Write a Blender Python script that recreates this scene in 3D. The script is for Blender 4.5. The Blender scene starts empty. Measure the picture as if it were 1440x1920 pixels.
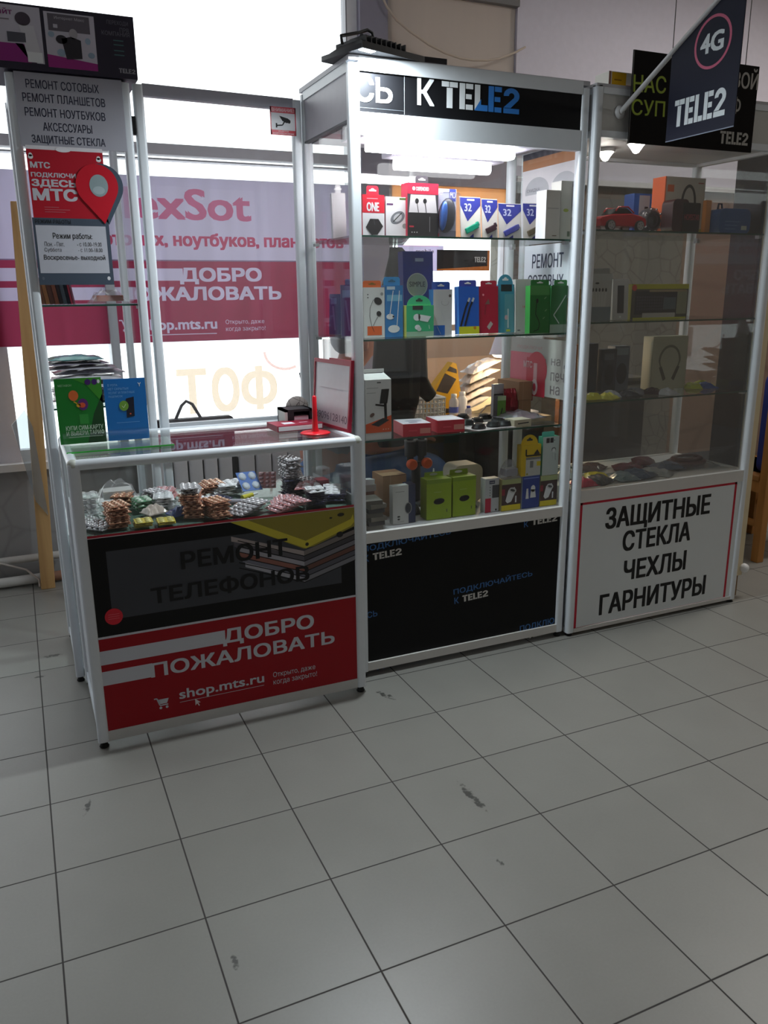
import bpy, bmesh, math, random
import numpy as np
from mathutils.geometry import delaunay_2d_cdt
from mathutils import Vector, Matrix
random.seed(7)
scene = bpy.context.scene
COL = scene.collection

# ------------------------------------------------------------------ camera
CAM = Vector((0.0598, -2.1513, 1.3535))
FPX, YAW, PITCH, ROLL = 1514.08, 0.418216, 0.264877, -0.009594
fw = Vector((math.sin(YAW) * math.cos(PITCH), math.cos(YAW) * math.cos(PITCH), -math.sin(PITCH)))
rt = Vector((math.cos(YAW), -math.sin(YAW), 0))
up = rt.cross(fw)
r2 = math.cos(ROLL) * rt + math.sin(ROLL) * up
u2 = -math.sin(ROLL) * rt + math.cos(ROLL) * up
cam = bpy.data.cameras.new('camera')
cam_o = bpy.data.objects.new('camera', cam)
COL.objects.link(cam_o)
mw = Matrix((r2, u2, -fw)).transposed().to_4x4()
mw.translation = CAM
cam_o.matrix_world = mw
cam.sensor_fit = 'HORIZONTAL'
cam.sensor_width = 36.0
cam.lens = FPX / 1440 * 36.0
cam.clip_start = 0.02
scene.camera = cam_o

# ------------------------------------------------------------------ world, light, exposure
SKY = 4.6
world = bpy.data.worlds.new('sky')
scene.world = world
world.use_nodes = True
bg = world.node_tree.nodes['Background']
bg.inputs[0].default_value = (0.93, 0.96, 1.0, 1)
bg.inputs[1].default_value = SKY
scene.view_settings.view_transform = 'Standard'
scene.view_settings.look = 'None'
scene.view_settings.exposure = -0.75
scene.view_settings.gamma = 1.0
scene.view_settings.use_curve_mapping = False
scene.cycles.use_denoising = True
scene.cycles.transparent_max_bounces = 40
scene.cycles.max_bounces = 8
scene.cycles.diffuse_bounces = 4
scene.cycles.glossy_bounces = 4
scene.cycles.sample_clamp_indirect = 6.0


def portal(name, loc, rot, sx, sy):
    l = bpy.data.lights.new(name, 'AREA')
    l.shape = 'RECTANGLE'; l.size = sx; l.size_y = sy
    l.cycles.is_portal = True
    o = bpy.data.objects.new(name, l)
    o.location = loc; o.rotation_euler = rot
    COL.objects.link(o)


portal('window_daylight', (0.0, 2.12, 1.75), (-math.pi / 2, 0, 0), 4.4, 2.3)
portal('shopfront_daylight', (3.0, -5.96, 1.45), (math.pi / 2, 0, 0), 3.6, 2.3)

# ------------------------------------------------------------------ materials
_mats = {}


def lin(c):
    return tuple(((v / 255) / 12.92 if v / 255 <= 0.04045 else ((v / 255 + 0.055) / 1.055) ** 2.4) for v in c)


def S(r, g, b, rough=0.5, metal=0.0, var=0.05, spec=0.5, emit=0.0):
    key = (r, g, b, rough, metal, var, spec, emit)
    if key in _mats:
        return _mats[key]
    m = bpy.data.materials.new('surface')
    m.use_nodes = True
    nt = m.node_tree
    b_ = nt.nodes['Principled BSDF']
    c = lin((r, g, b))
    b_.inputs['Roughness'].default_value = rough
    b_.inputs['Metallic'].default_value = metal
    b_.inputs['Specular IOR Level'].default_value = spec
    if var > 0:
        tc = nt.nodes.new('ShaderNodeTexCoord')
        nz = nt.nodes.new('ShaderNodeTexNoise')
        nz.inputs['Scale'].default_value = 28.0
        nz.inputs['Detail'].default_value = 3.0
        mx = nt.nodes.new('ShaderNodeMix'); mx.data_type = 'RGBA'
        mx.inputs['A'].default_value = tuple(v * (1 - var) for v in c) + (1,)
        mx.inputs['B'].default_value = tuple(min(1, v * (1 + var)) for v in c) + (1,)
        nt.links.new(tc.outputs['Object'], nz.inputs['Vector'])
        nt.links.new(nz.outputs['Fac'], mx.inputs['Factor'])
        nt.links.new(mx.outputs['Result'], b_.inputs['Base Color'])
    else:
        b_.inputs['Base Color'].default_value = c + (1,)
    if emit > 0:
        b_.inputs['Emission Color'].default_value = c + (1,)
        b_.inputs['Emission Strength'].default_value = emit
    _mats[key] = m
    return m


def glass(tint=(0.97, 0.985, 0.975), refl=0.9, rough=0.0, haze=0.0):
    key = ('glass', tint, refl, rough, haze)
    if key in _mats:
        return _mats[key]
    m = bpy.data.materials.new('clear_glass')
    m.use_nodes = True
    nt = m.node_tree
    nt.nodes.clear()
    N = nt.nodes.new
    out = N('ShaderNodeOutputMaterial'); tr = N('ShaderNodeBsdfTransparent'); gl = N('ShaderNodeBsdfGlossy')
    tr.inputs[0].default_value = tint + (1,)
    gl.inputs['Roughness'].default_value = rough
    geo = N('ShaderNodeNewGeometry')
    dot = N('ShaderNodeVectorMath'); dot.operation = 'DOT_PRODUCT'
    ab = N('ShaderNodeMath'); ab.operation = 'ABSOLUTE'
    inv = N('ShaderNodeMath'); inv.operation = 'SUBTRACT'; inv.inputs[0].default_value = 1.0
    pw = N('ShaderNodeMath'); pw.operation = 'POWER'; pw.inputs[1].default_value = 5.0
    ml = N('ShaderNodeMath'); ml.operation = 'MULTIPLY_ADD'; ml.inputs[1].default_value = refl; ml.inputs[2].default_value = 0.035
    mix = N('ShaderNodeMixShader')
    L = nt.links.new
    L(geo.outputs['Incoming'], dot.inputs[0]); L(geo.outputs['Normal'], dot.inputs[1])
    L(dot.outputs['Value'], ab.inputs[0]); L(ab.outputs[0], inv.inputs[1]); L(inv.outputs[0], pw.inputs[0]); L(pw.outputs[0], ml.inputs[0])
    L(ml.outputs[0], mix.inputs[0]); L(tr.outputs[0], mix.inputs[1]); L(gl.outputs[0], mix.inputs[2])
    if haze > 0:
        df = N('ShaderNodeBsdfDiffuse'); df.inputs[0].default_value = (0.8, 0.8, 0.82, 1)
        m2 = N('ShaderNodeMixShader'); m2.inputs[0].default_value = haze
        L(mix.outputs[0], m2.inputs[1]); L(df.outputs[0], m2.inputs[2]); L(m2.outputs[0], out.inputs[0])
    else:
        L(mix.outputs[0], out.inputs[0])
    _mats[key] = m
    return m


def film(r, g, b):
    key = ('film', r, g, b)
    if key not in _mats:
        m = bpy.data.materials.new('coloured_film'); m.use_nodes = True
        nt = m.node_tree; nt.nodes.clear()
        out = nt.nodes.new('ShaderNodeOutputMaterial'); tr = nt.nodes.new('ShaderNodeBsdfTransparent')
        tr.inputs[0].default_value = (r, g, b, 1)
        nt.links.new(tr.outputs[0], out.inputs[0])
        _mats[key] = m
    return _mats[key]


def sheet(t, d=(0.55, 0.53, 0.56), clear=0.0):
    """thin backlit sheet: diffuse in front, lets t of the light from behind through"""
    key = ('sheet', t, d, clear)
    if key not in _mats:
        m = bpy.data.materials.new('thin_sheet'); m.use_nodes = True
        nt = m.node_tree; nt.nodes.clear(); N = nt.nodes.new; L = nt.links.new
        out = N('ShaderNodeOutputMaterial'); df = N('ShaderNodeBsdfDiffuse'); tl = N('ShaderNodeBsdfTranslucent')
        ad = N('ShaderNodeAddShader')
        nz = N('ShaderNodeTexNoise'); nz.inputs['Scale'].default_value = 3.0
        tc = N('ShaderNodeTexCoord'); mp = N('ShaderNodeMapping'); mp.inputs['Scale'].default_value = (6, 1, 0.5)
        mx = N('ShaderNodeMix'); mx.data_type = 'RGBA'
        mx.inputs['A'].default_value = tuple(v * 0.85 for v in t) + (1,)
        mx.inputs['B'].default_value = tuple(v * 1.12 for v in t) + (1,)
        L(tc.outputs['Object'], mp.inputs[0]); L(mp.outputs[0], nz.inputs['Vector']); L(nz.outputs['Fac'], mx.inputs['Factor'])
        df.inputs[0].default_value = d + (1,)
        L(mx.outputs['Result'], tl.inputs[0])
        L(df.outputs[0], ad.inputs[0]); L(tl.outputs[0], ad.inputs[1]); L(ad.outputs[0], out.inputs[0])
        _mats[key] = m
    return _mats[key]


def emis(r, g, b, s):
    key = ('emis', r, g, b, s)
    if key not in _mats:
        m = bpy.data.materials.new('lamp_glow'); m.use_nodes = True
        nt = m.node_tree; nt.nodes.clear()
        out = nt.nodes.new('ShaderNodeOutputMaterial'); e = nt.nodes.new('ShaderNodeEmission')
        e.inputs[0].default_value = (r, g, b, 1); e.inputs[1].default_value = s
        nt.links.new(e.outputs[0], out.inputs[0])
        _mats[key] = m
    return _mats[key]


def floor_mat():
    m = bpy.data.materials.new('floor_tiles'); m.use_nodes = True
    nt = m.node_tree; N = nt.nodes.new; L = nt.links.new
    b_ = nt.nodes['Principled BSDF']
    tc = N('ShaderNodeTexCoord'); sp = N('ShaderNodeSeparateXYZ'); L(tc.outputs['Object'], sp.inputs[0])

    def math_(op, a, b=None, c=None):
        n = N('ShaderNodeMath'); n.operation = op
        for i, v in enumerate((a, b, c)):
            if v is None:
                continue
            if isinstance(v, (int, float)):
                n.inputs[i].default_value = v
            else:
                L(v, n.inputs[i])
        return n.outputs[0]
    T = 0.3

    def edge(c):
        f = math_('FRACT', math_('DIVIDE', c, T))
        return math_('MULTIPLY', math_('MINIMUM', f, math_('SUBTRACT', 1.0, f)), T)
    d = math_('MINIMUM', edge(sp.outputs[0]), edge(sp.outputs[1]))
    ed = N('ShaderNodeMapRange'); ed.inputs['From Min'].default_value = 0.0012; ed.inputs['From Max'].default_value = 0.0026
    L(d, ed.inputs['Value'])
    cell = N('ShaderNodeCombineXYZ')
    L(math_('FLOOR', math_('DIVIDE', sp.outputs[0], T)), cell.inputs[0]); L(math_('FLOOR', math_('DIVIDE', sp.outputs[1], T)), cell.inputs[1])
    wn = N('ShaderNodeTexWhiteNoise'); wn.noise_dimensions = '2D'; L(cell.outputs[0], wn.inputs['Vector'])
    n1 = N('ShaderNodeTexNoise'); n1.inputs['Scale'].default_value = 6; n1.inputs['Detail'].default_value = 6; L(tc.outputs['Object'], n1.inputs['Vector'])
    n2 = N('ShaderNodeTexNoise'); n2.inputs['Scale'].default_value = 150; n2.inputs['Detail'].default_value = 3; L(tc.outputs['Object'], n2.inputs['Vector'])
    v = math_('ADD', 0.81, math_('MULTIPLY', wn.outputs['Value'], 0.07))
    v = math_('ADD', v, math_('MULTIPLY', n1.outputs['Fac'], 0.16))
    v = math_('ADD', v, math_('MULTIPLY', n2.outputs['Fac'], 0.10))
    # scuffs and stains, each with a place and shape of its own
    n3 = N('ShaderNodeTexNoise'); n3.inputs['Scale'].default_value = 55; n3.inputs['Detail'].default_value = 4; L(tc.outputs['Object'], n3.inputs['Vector'])
    stains = None
    for (sx, sy, rx, ry, rot) in ((1.096, 0.178, 0.018, 0.062, 0.4), (1.073, -0.46, 0.018, 0.11, 0.03), (0.05, 1.02, 0.05, 0.02, 0),
                                  (0.0, 0.85, 0.03, 0.012, 0), (1.0, -0.72, 0.012, 0.02, 0), (0.33, -0.75, 0.012, 0.03, 0), (0.09, -0.06, 0.012, 0.05, -.3)):
        dx = math_('SUBTRACT', sp.outputs[0], sx); dy = math_('SUBTRACT', sp.outputs[1], sy)
        c_, s_ = math.cos(rot), math.sin(rot)
        ux = math_('DIVIDE', math_('ADD', math_('MULTIPLY', dx, c_), math_('MULTIPLY', dy, s_)), rx)
        uy = math_('DIVIDE', math_('SUBTRACT', math_('MULTIPLY', dy, c_), math_('MULTIPLY', dx, s_)), ry)
        q = math_('ADD', math_('MULTIPLY', ux, ux), math_('MULTIPLY', uy, uy))
        inside = math_('SUBTRACT', 1.0, math_('MINIMUM', q, 1.0))
        stains = inside if stains is None else math_('MAXIMUM', stains, inside)
    sm = N('ShaderNodeMapRange'); sm.inputs['From Min'].default_value = 0.36; sm.inputs['From Max'].default_value = 0.48
    L(math_('MULTIPLY', math_('POWER', stains, 0.5), n3.outputs['Fac']), sm.inputs['Value'])
    v = math_('MULTIPLY', v, math_('SUBTRACT', 1.0, math_('MULTIPLY', sm.outputs['Result'], 0.72)))
    rgb = N('ShaderNodeMix'); rgb.data_type = 'RGBA'
    rgb.inputs['A'].default_value = (0.035, 0.03, 0.028, 1)
    tile = N('ShaderNodeVectorMath'); tile.operation = 'SCALE'; tile.inputs[0].default_value = (0.268, 0.264, 0.240)
    L(v, tile.inputs['Scale'])
    L(ed.outputs['Result'], rgb.inputs['Factor']); L(tile.outputs[0], rgb.inputs['B'])
    L(rgb.outputs['Result'], b_.inputs['Base Color'])
    rg = N('ShaderNodeMapRange'); rg.inputs['To Min'].default_value = 0.8; rg.inputs['To Max'].default_value = 0.36
    L(ed.outputs['Result'], rg.inputs['Value']); L(rg.outputs['Result'], b_.inputs['Roughness'])
    bp = N('ShaderNodeBump'); bp.inputs['Strength'].default_value = 0.25; bp.inputs['Distance'].default_value = 0.002
    L(ed.outputs['Result'], bp.inputs['Height']); L(bp.outputs[0], b_.inputs['Normal'])
    return m


def stone_mat(c1, c2, crack, scale=5.0):
    m = bpy.data.materials.new('stone_paper'); m.use_nodes = True
    nt = m.node_tree; N = nt.nodes.new; L = nt.links.new
    b_ = nt.nodes['Principled BSDF']; b_.inputs['Roughness'].default_value = 0.8
    tc = N('ShaderNodeTexCoord'); vo = N('ShaderNodeTexVoronoi'); vo.feature = 'DISTANCE_TO_EDGE'; vo.inputs['Scale'].default_value = scale
    nz = N('ShaderNodeTexNoise'); nz.inputs['Scale'].default_value = 3.0; nz.inputs['Detail'].default_value = 5
    L(tc.outputs['Object'], nz.inputs['Vector']); L(tc.outputs['Object'], vo.inputs['Vector'])
    m1 = N('ShaderNodeMix'); m1.data_type = 'RGBA'; m1.inputs['A'].default_value = lin(c1) + (1,); m1.inputs['B'].default_value = lin(c2) + (1,)
    L(nz.outputs['Fac'], m1.inputs['Factor'])
    mr = N('ShaderNodeMapRange'); mr.inputs['From Max'].default_value = 0.05; L(vo.outputs['Distance'], mr.inputs['Value'])
    m2 = N('ShaderNodeMix'); m2.data_type = 'RGBA'; m2.inputs['A'].default_value = lin(crack) + (1,)
    L(mr.outputs['Result'], m2.inputs['Factor']); L(m1.outputs['Result'], m2.inputs['B']); L(m2.outputs['Result'], b_.inputs['Base Color'])
    return m


def wood_mat(c1, c2, axis_scale=(30, 30, 2)):
    m = bpy.data.materials.new('wood'); m.use_nodes = True
    nt = m.node_tree; N = nt.nodes.new; L = nt.links.new
    b_ = nt.nodes['Principled BSDF']; b_.inputs['Roughness'].default_value = 0.5
    tc = N('ShaderNodeTexCoord'); mp = N('ShaderNodeMapping'); mp.inputs['Scale'].default_value = axis_scale
    nz = N('ShaderNodeTexNoise'); nz.inputs['Scale'].default_value = 1.2; nz.inputs['Detail'].default_value = 6
    mx = N('ShaderNodeMix'); mx.data_type = 'RGBA'; mx.inputs['A'].default_value = lin(c1) + (1,); mx.inputs['B'].default_value = lin(c2) + (1,)
    L(tc.outputs['Object'], mp.inputs[0]); L(mp.outputs[0], nz.inputs['Vector']); L(nz.outputs['Fac'], mx.inputs['Factor']); L(mx.outputs['Result'], b_.inputs['Base Color'])
    return m


ALU = S(226, 232, 237, 0.35, 0.0, 0.03)
ALUD = S(150, 156, 162, 0.35, 0.3, 0.03)
WHITE = S(226, 226, 226, 0.5, 0, 0.02)
PAPER = S(232, 233, 236, 0.7, 0, 0.01)
BLACK = S(14, 14, 16, 0.5, 0, .05, .3)
INK = S(18, 18, 20, 0.7, 0, 0)
RUBBER = S(22, 22, 22, 0.8)
CASEGLASS = glass((0.975, 0.985, 0.98))
GREENEDGE = S(38, 78, 66, 0.15, 0, 0)
GREENEDGE2 = S(60, 190, 70, 0.2, 0, 0)
SHELFGLASS = glass((0.93, 0.97, 0.95))
PLASTIC = glass((0.93, 0.93, 0.94), 1.0, 0.12, 0.12)
CLEAR = glass((0.95, 0.95, 0.96), 1.0, 0.05, 0.05)

# ------------------------------------------------------------------ text outlines
_txt = {}


def winding(P_, loops):
    """which points lie inside the loops (non-zero winding)"""
    n = np.zeros(len(P_), dtype=int)
    for lp in loops:
        for (xa, za), (xb, zb) in zip(lp, lp[1:] + lp[:1]):
            if za == zb:
                continue
            hit = ((za > P_[:, 1]) != (zb > P_[:, 1])) & (P_[:, 0] < (xb - xa) * (P_[:, 1] - za) / (zb - za) + xa)
            n += hit * (1 if zb > za else -1)
    return n != 0


def mesh_loops(groups, rect=None, keep=True):
    vs, es = [], []
    loops = [lp for g in groups for lp in g]
    if rect:
        x0, x1, z0, z1 = rect
        loops = loops + [[(x0, z0), (x1, z0), (x1, z1), (x0, z1)]]
    for lp in loops:
        k = len(vs); vs += [Vector(q) for q in lp]; es += [(k + i, k + (i + 1) % len(lp)) for i in range(len(lp))]
    rv, _e, rf = delaunay_2d_cdt(vs, es, [], 0, 1e-6)[:3]
    V_ = np.array([tuple(v) for v in rv]); F_ = [tuple(f) for f in rf]
    Cn = np.array([V_[list(f)].mean(0) for f in F_])
    ins = np.zeros(len(F_), dtype=bool)
    for g in groups:
        if g: ins |= winding(Cn, g)
    return [tuple(v) for v in V_], [f for f, i in zip(F_, ins) if bool(i) == keep]


def text2d(s):
    """a word as (loops, vertices, triangles), scaled to a unit box"""
    if s in _txt:
        return _txt[s]
    c = bpy.data.curves.new('lettering', 'FONT'); c.body = s; c.resolution_u = 3; c.fill_mode = 'NONE'
    o = bpy.data.objects.new('lettering', c); COL.objects.link(o)
    bpy.context.view_layer.update()
    me = bpy.data.meshes.new_from_object(o.evaluated_get(bpy.context.evaluated_depsgraph_get()))
    vs = [(v.co.x, v.co.y) for v in me.vertices]; nx = {e.vertices[0]: [] for e in me.edges}
    adj = {}
    for e in me.edges:
        a_, b_ = e.vertices; adj.setdefault(a_, []).append(b_); adj.setdefault(b_, []).append(a_)
    bpy.data.objects.remove(o); bpy.data.curves.remove(c); bpy.data.meshes.remove(me)
    x0 = min(v[0] for v in vs); x1 = max(v[0] for v in vs); y0 = min(v[1] for v in vs); y1 = max(v[1] for v in vs)
    vs = [((x - x0) / (x1 - x0), (y - y0) / (y1 - y0)) for x, y in vs]
    loops, seen = [], set()
    for i in range(len(vs)):
        if i in seen or i not in adj:
            continue
        lp = [i]; seen.add(i)
        while True:
            n = sorted(k for k in adj[lp[-1]] if k not in seen)
            if not n:
                break
            lp.append(n[0]); seen.add(n[0])
        if len(lp) > 2: loops.append([vs[k] for k in lp])
    V_, F_ = mesh_loops([loops])
    _txt[s] = (loops, V_, F_)
    return _txt[s]


def outlines(s, x0, x1, z0, z1):
    return [[(x0 + a * (x1 - x0), z0 + b * (z1 - z0)) for a, b in lp] for lp in text2d(s)[0]]


def thick(s, x0, x1, z0, z1, b):
    """outline sets of a word, repeated a hair apart so that the union reads bold"""
    o = outlines(s, x0, x1, z0, z1)
    return [[[(x + dx, z + dz) for x, z in lp] for lp in o] for dx in (-b, b) for dz in (-b * .6, b * .6)] if b else [o]


# ------------------------------------------------------------------ mesh builder
WLOC = {}


class M:
    def __init__(s):
        s.v = []; s.f = []; s.mi = []; s.sm = []; s.mats = []
        s.plane((0, 0, 0))

    def plane(s, O, ux=(1, 0, 0), uz=(0, 0, 1)):
        s.O = Vector(O); s.ux = Vector(ux).normalized(); s.uz = Vector(uz).normalized(); s.n = s.ux.cross(s.uz)
        return s

    def add(s, vs, fs, mat, smooth=False):
        if mat not in s.mats:
            s.mats.append(mat)
        k = s.mats.index(mat); b = len(s.v)
        s.v += [Vector(v) for v in vs]
        for f in fs:
            s.f.append([b + i for i in f]); s.mi.append(k); s.sm.append(smooth)
        return s

    def box(s, x0, x1, y0, y1, z0, z1, mat):
        vs = [(x, y, z) for z in (z0, z1) for y in (y0, y1) for x in (x0, x1)]
        return s.add(vs, [(0, 2, 3, 1), (4, 5, 7, 6), (0, 1, 5, 4), (2, 6, 7, 3), (0, 4, 6, 2), (1, 3, 7, 5)], mat)

    def obox(s, c, size, rot, mat):
        R = Matrix.Rotation(rot[2], 3, 'Z') @ Matrix.Rotation(rot[1], 3, 'Y') @ Matrix.Rotation(rot[0], 3, 'X')
        h = [d / 2 for d in size]
        vs = [Vector(c) + R @ Vector((x, y, z)) for z in (-h[2], h[2]) for y in (-h[1], h[1]) for x in (-h[0], h[0])]
        return s.add(vs, [(0, 2, 3, 1), (4, 5, 7, 6), (0, 1, 5, 4), (2, 6, 7, 3), (0, 4, 6, 2), (1, 3, 7, 5)], mat)

    def rbox(s, x0, x1, y0, y1, z0, z1, r, mat, n=4, axis='z'):
        """box whose edges along one axis are rounded"""
        if axis == 'z':
            a0, a1, b0, b1, c0, c1 = x0, x1, y0, y1, z0, z1; P = lambda a, b, c: (a, b, c)
        elif axis == 'y':
            a0, a1, b0, b1, c0, c1 = z0, z1, x0, x1, y0, y1; P = lambda a, b, c: (b, c, a)
        else:
            a0, a1, b0, b1, c0, c1 = y0, y1, z0, z1, x0, x1; P = lambda a, b, c: (c, a, b)
        prof = []
        for (ca, cb, st) in ((a1 - r, b1 - r, 0), (a0 + r, b1 - r, 90), (a0 + r, b0 + r, 180), (a1 - r, b0 + r, 270)):
            for i in range(n + 1):
                t = math.radians(st + 90 * i / n)
                prof.append((ca + r * math.cos(t), cb + r * math.sin(t)))
        k = len(prof)
        vs = [P(a, b, c) for c in (c0, c1) for a, b in prof]
        s.add(vs, [(i, (i + 1) % k, k + (i + 1) % k, k + i) for i in range(k)], mat, True)
        s.add(vs, [tuple(reversed(range(k))), tuple(range(k, 2 * k))], mat)
        return s

    def tube(s, pts, r, mat, n=8, caps=True):
        pts = [Vector(p) for p in pts]
        rs = r if isinstance(r, (list, tuple)) else [r] * len(pts)
        t0 = (pts[1] - pts[0]).normalized()
        a = Vector((0, 0, 1)) if abs(t0.z) < 0.9 else Vector((1, 0, 0))
        u = t0.cross(a).normalized()
        vs = []
        for i, p in enumerate(pts):
            t = (pts[min(i + 1, len(pts) - 1)] - pts[max(i - 1, 0)]).normalized()
            u = (u - t * u.dot(t)).normalized(); w = t.cross(u)
            for k in range(n):
                th = 2 * math.pi * k / n
                vs.append(p + rs[i] * (math.cos(th) * u + math.sin(th) * w))
        fs = [(i * n + k, i * n + (k + 1) % n, (i + 1) * n + (k + 1) % n, (i + 1) * n + k) for i in range(len(pts) - 1) for k in range(n)]
        s.add(vs, fs, mat, True)
        if caps:
            s.add(vs[:n], [tuple(reversed(range(n)))], mat); s.add(vs[-n:], [tuple(range(n))], mat)
        return s

    def lathe(s, prof, mat, c=(0, 0, 0), n=20, R=None):
        c = Vector(c); vs = []
        for (r, z) in prof:
            for k in range(n):
                th = 2 * math.pi * k / n
                p = Vector((r * math.cos(th), r * math.sin(th), z))
                vs.append(c + (R @ p if R else p))
        fs = [(i * n + k, i * n + (k + 1) % n, (i + 1) * n + (k + 1) % n, (i + 1) * n + k) for i in range(len(prof) - 1) for k in range(n)]
        s.add(vs, fs, mat, True)
        if prof[0][0] > 1e-4: s.add(vs[:n], [tuple(reversed(range(n)))], mat)
        if prof[-1][0] > 1e-4: s.add(vs[-n:], [tuple(range(n))], mat)
        return s

    def ball(s, c, r, mat, n=14, R=None):
        rx, ry, rz = r if isinstance(r, (tuple, list)) else (r, r, r)
        vs, c = [], Vector(c); k = n // 2
        for i in range(k + 1):
            ph = math.pi * i / k
            for j in range(n):
                th = 2 * math.pi * j / n
                p = Vector((rx * math.sin(ph) * math.cos(th), ry * math.sin(ph) * math.sin(th), -rz * math.cos(ph)))
                vs.append(c + (R @ p if R else p))
        return s.add(vs, [(i * n + j, i * n + (j + 1) % n, (i + 1) * n + (j + 1) % n, (i + 1) * n + j) for i in range(k) for j in range(n)], mat, True)

    # printing on a plane
    def P(s, x, z, l):
        return s.O + s.ux * x + s.uz * z + s.n * (0.0004 * l)

    def fr(s, x0, x1, z0, z1, mat, l=1):
        return s.fp([(x0, z0), (x1, z0), (x1, z1), (x0, z1)], mat, l)

    def fp(s, pts, mat, l=1):
        return s.add([s.P(x, z, l) for x, z in pts], [tuple(range(len(pts)))], mat)

    def fe(s, cx, cz, rx, rz, mat, l=1, rot=0, n=24):
        c, q = math.cos(rot), math.sin(rot)
        pts = []
        for i in range(n):
            t = 2 * math.pi * i / n; x = rx * math.cos(t); z = rz * math.sin(t)
            pts.append((cx + c * x - q * z, cz + q * x + c * z))
        return s.fp(pts, mat, l)

    def fl(s, pts, w, mat, l=1):
        for (xa, za), (xb, zb) in zip(pts, pts[1:]):
            d = math.hypot(xb - xa, zb - za) or 1e-6; nx, nz = -(zb - za) / d * w / 2, (xb - xa) / d * w / 2
            s.fp([(xa - nx, za - nz), (xb - nx, zb - nz), (xb + nx, zb + nz), (xa + nx, za + nz)], mat, l)
        return s

    def fring(s, cx, cz, rx, rz, w, mat, l=1, a0=0, a1=360, n=28):
        vs = []
        for i in range(n + 1):
            t = math.radians(a0 + (a1 - a0) * i / n)
            vs += [s.P(cx + rx * math.cos(t), cz + rz * math.sin(t), l), s.P(cx + (rx - w) * math.cos(t), cz + (rz - w) * math.sin(t), l)]
        return s.add(vs, [(2 * i, 2 * i + 2, 2 * i + 3, 2 * i + 1) for i in range(n)], mat)

    def ft(s, txt, x0, x1, z0, z1, mat, l=2, bold=0.0, rot=0.0, shear=0.0):
        _l, vs, fs = text2d(txt)
        offs = [(0, 0)] if not bold else [(bold * dx, bold * dz) for dx in (-1, 0, 1) for dz in (-.6, .6)]
        h = z1 - z0; c, q = math.cos(rot), math.sin(rot)
        for k_, (dx, dz) in enumerate(offs):
            out = []
            for (a, b) in vs:
                x = a * (x1 - x0) + dx * h + shear * b * h; z = b * h + dz * h
                out.append(s.P(x0 + c * x - q * z, z0 + q * x + c * z, l + .08 * k_))
            s.add(out, fs, mat)
        return s

    def fcut(s, txt, x0, x1, z0, z1, mat, l=1, b=0.0):
        vs, fs = mesh_loops(thick(txt, x0, x1, z0, z1, b))
        return s.add([s.P(x, z, l) for x, z in vs], fs, mat)

    def tele2(s, x0, x1, z0, z1, mats, l=2, rot=0.0):
        W, H = x1 - x0, z1 - z0; c, q = math.cos(rot), math.sin(rot)
        if not isinstance(mats, (list, tuple)):
            mats = [mats] * 5

        def poly(pts, m):
            s.fp([(x0 + c * x * W - q * z * H, z0 + q * x * W + c * z * H) for x, z in pts], m, l)

        def rc(a, b, cc, d, m):
            poly([(a, cc), (b, cc), (b, d), (a, d)], m)
        rc(0, .092, .8, 1, mats[0]); rc(.1, .2, .8, 1, mats[0]); rc(.062, .136, 0, .77, mats[0])
        for e, m in ((.222, mats[1]), (.592, mats[3])):
            rc(e, e + .07, 0, 1, m); rc(e + .08, e + .172, .8, 1, m); rc(e + .08, e + .155, .41, .6, m); rc(e + .08, e + .172, 0, .2, m)
        rc(.415, .485, 0, 1, mats[2]); rc(.495, .575, 0, .2, mats[2])
        cx, cz = .895, .70
        prev = None
        for i in range(13):
            t = math.radians(185 - 215 * i / 12)
            cur = ((cx + .105 * math.cos(t), cz + .30 * math.sin(t)), (cx + .036 * math.cos(t), cz + .11 * math.sin(t)))
            if prev:
                poly([prev[0], cur[0], cur[1], prev[1]], mats[4])
            prev = cur
        poly([(.79, .22), (.885, .22), (.986, .545), (.93, .64)], mats[4])
        rc(.79, 1.0, 0, .2, mats[4])
        return s

    def cart(s, x, z, w, mat, l=2):
        s.fl([(x, z + w * .95), (x + w * .2, z + w * .95), (x + w * .38, z + w * .38), (x + w * .95, z + w * .38)], w * .09, mat, l)
        s.fp([(x + w * .25, z + w * .85), (x + w * 1.02, z + w * .85), (x + w * .88, z + w * .48), (x + w * .36, z + w * .48)], mat, l)
        for a in (.42, .86):
            s.fe(x + w * a, z + w * .18, w * .1, w * .1, mat, l)
        return s

    def build(s, name, parent=None, loc=None, local=False, rot=None, bevel=0.0, solidify=0.0):
        me = bpy.data.meshes.new(name)
        if parent is not None:
            off = Vector((0, 0, 0)) if local else WLOC[parent.name]
        else:
            off = Vector(loc or (0, 0, 0)) if not local else Vector((0, 0, 0))
        me.from_pydata([tuple(v - off) for v in s.v], [], s.f)
        for m in s.mats:
            me.materials.append(m)
        me.polygons.foreach_set('material_index', s.mi)
        me.polygons.foreach_set('use_smooth', s.sm)
        me.validate(); me.update()
        o = bpy.data.objects.new(name, me)
        COL.objects.link(o)
        if parent is not None:
            o.parent = parent
            WLOC[o.name] = WLOC[parent.name].copy()
        else:
            o.location = loc or (0, 0, 0)
            WLOC[o.name] = Vector(loc or (0, 0, 0))
        if rot:
            o.rotation_euler = rot
        if bevel:
            b = o.modifiers.new('edge', 'BEVEL'); b.width = bevel; b.segments = 2; b.limit_method = 'ANGLE'
        return o


def tag(o, label=None, cat=None, group=None, kind=None):
    if label: o['label'] = label
    if cat: o['category'] = cat
    if group: o['group'] = group
    if kind: o['kind'] = kind
    return o


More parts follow.
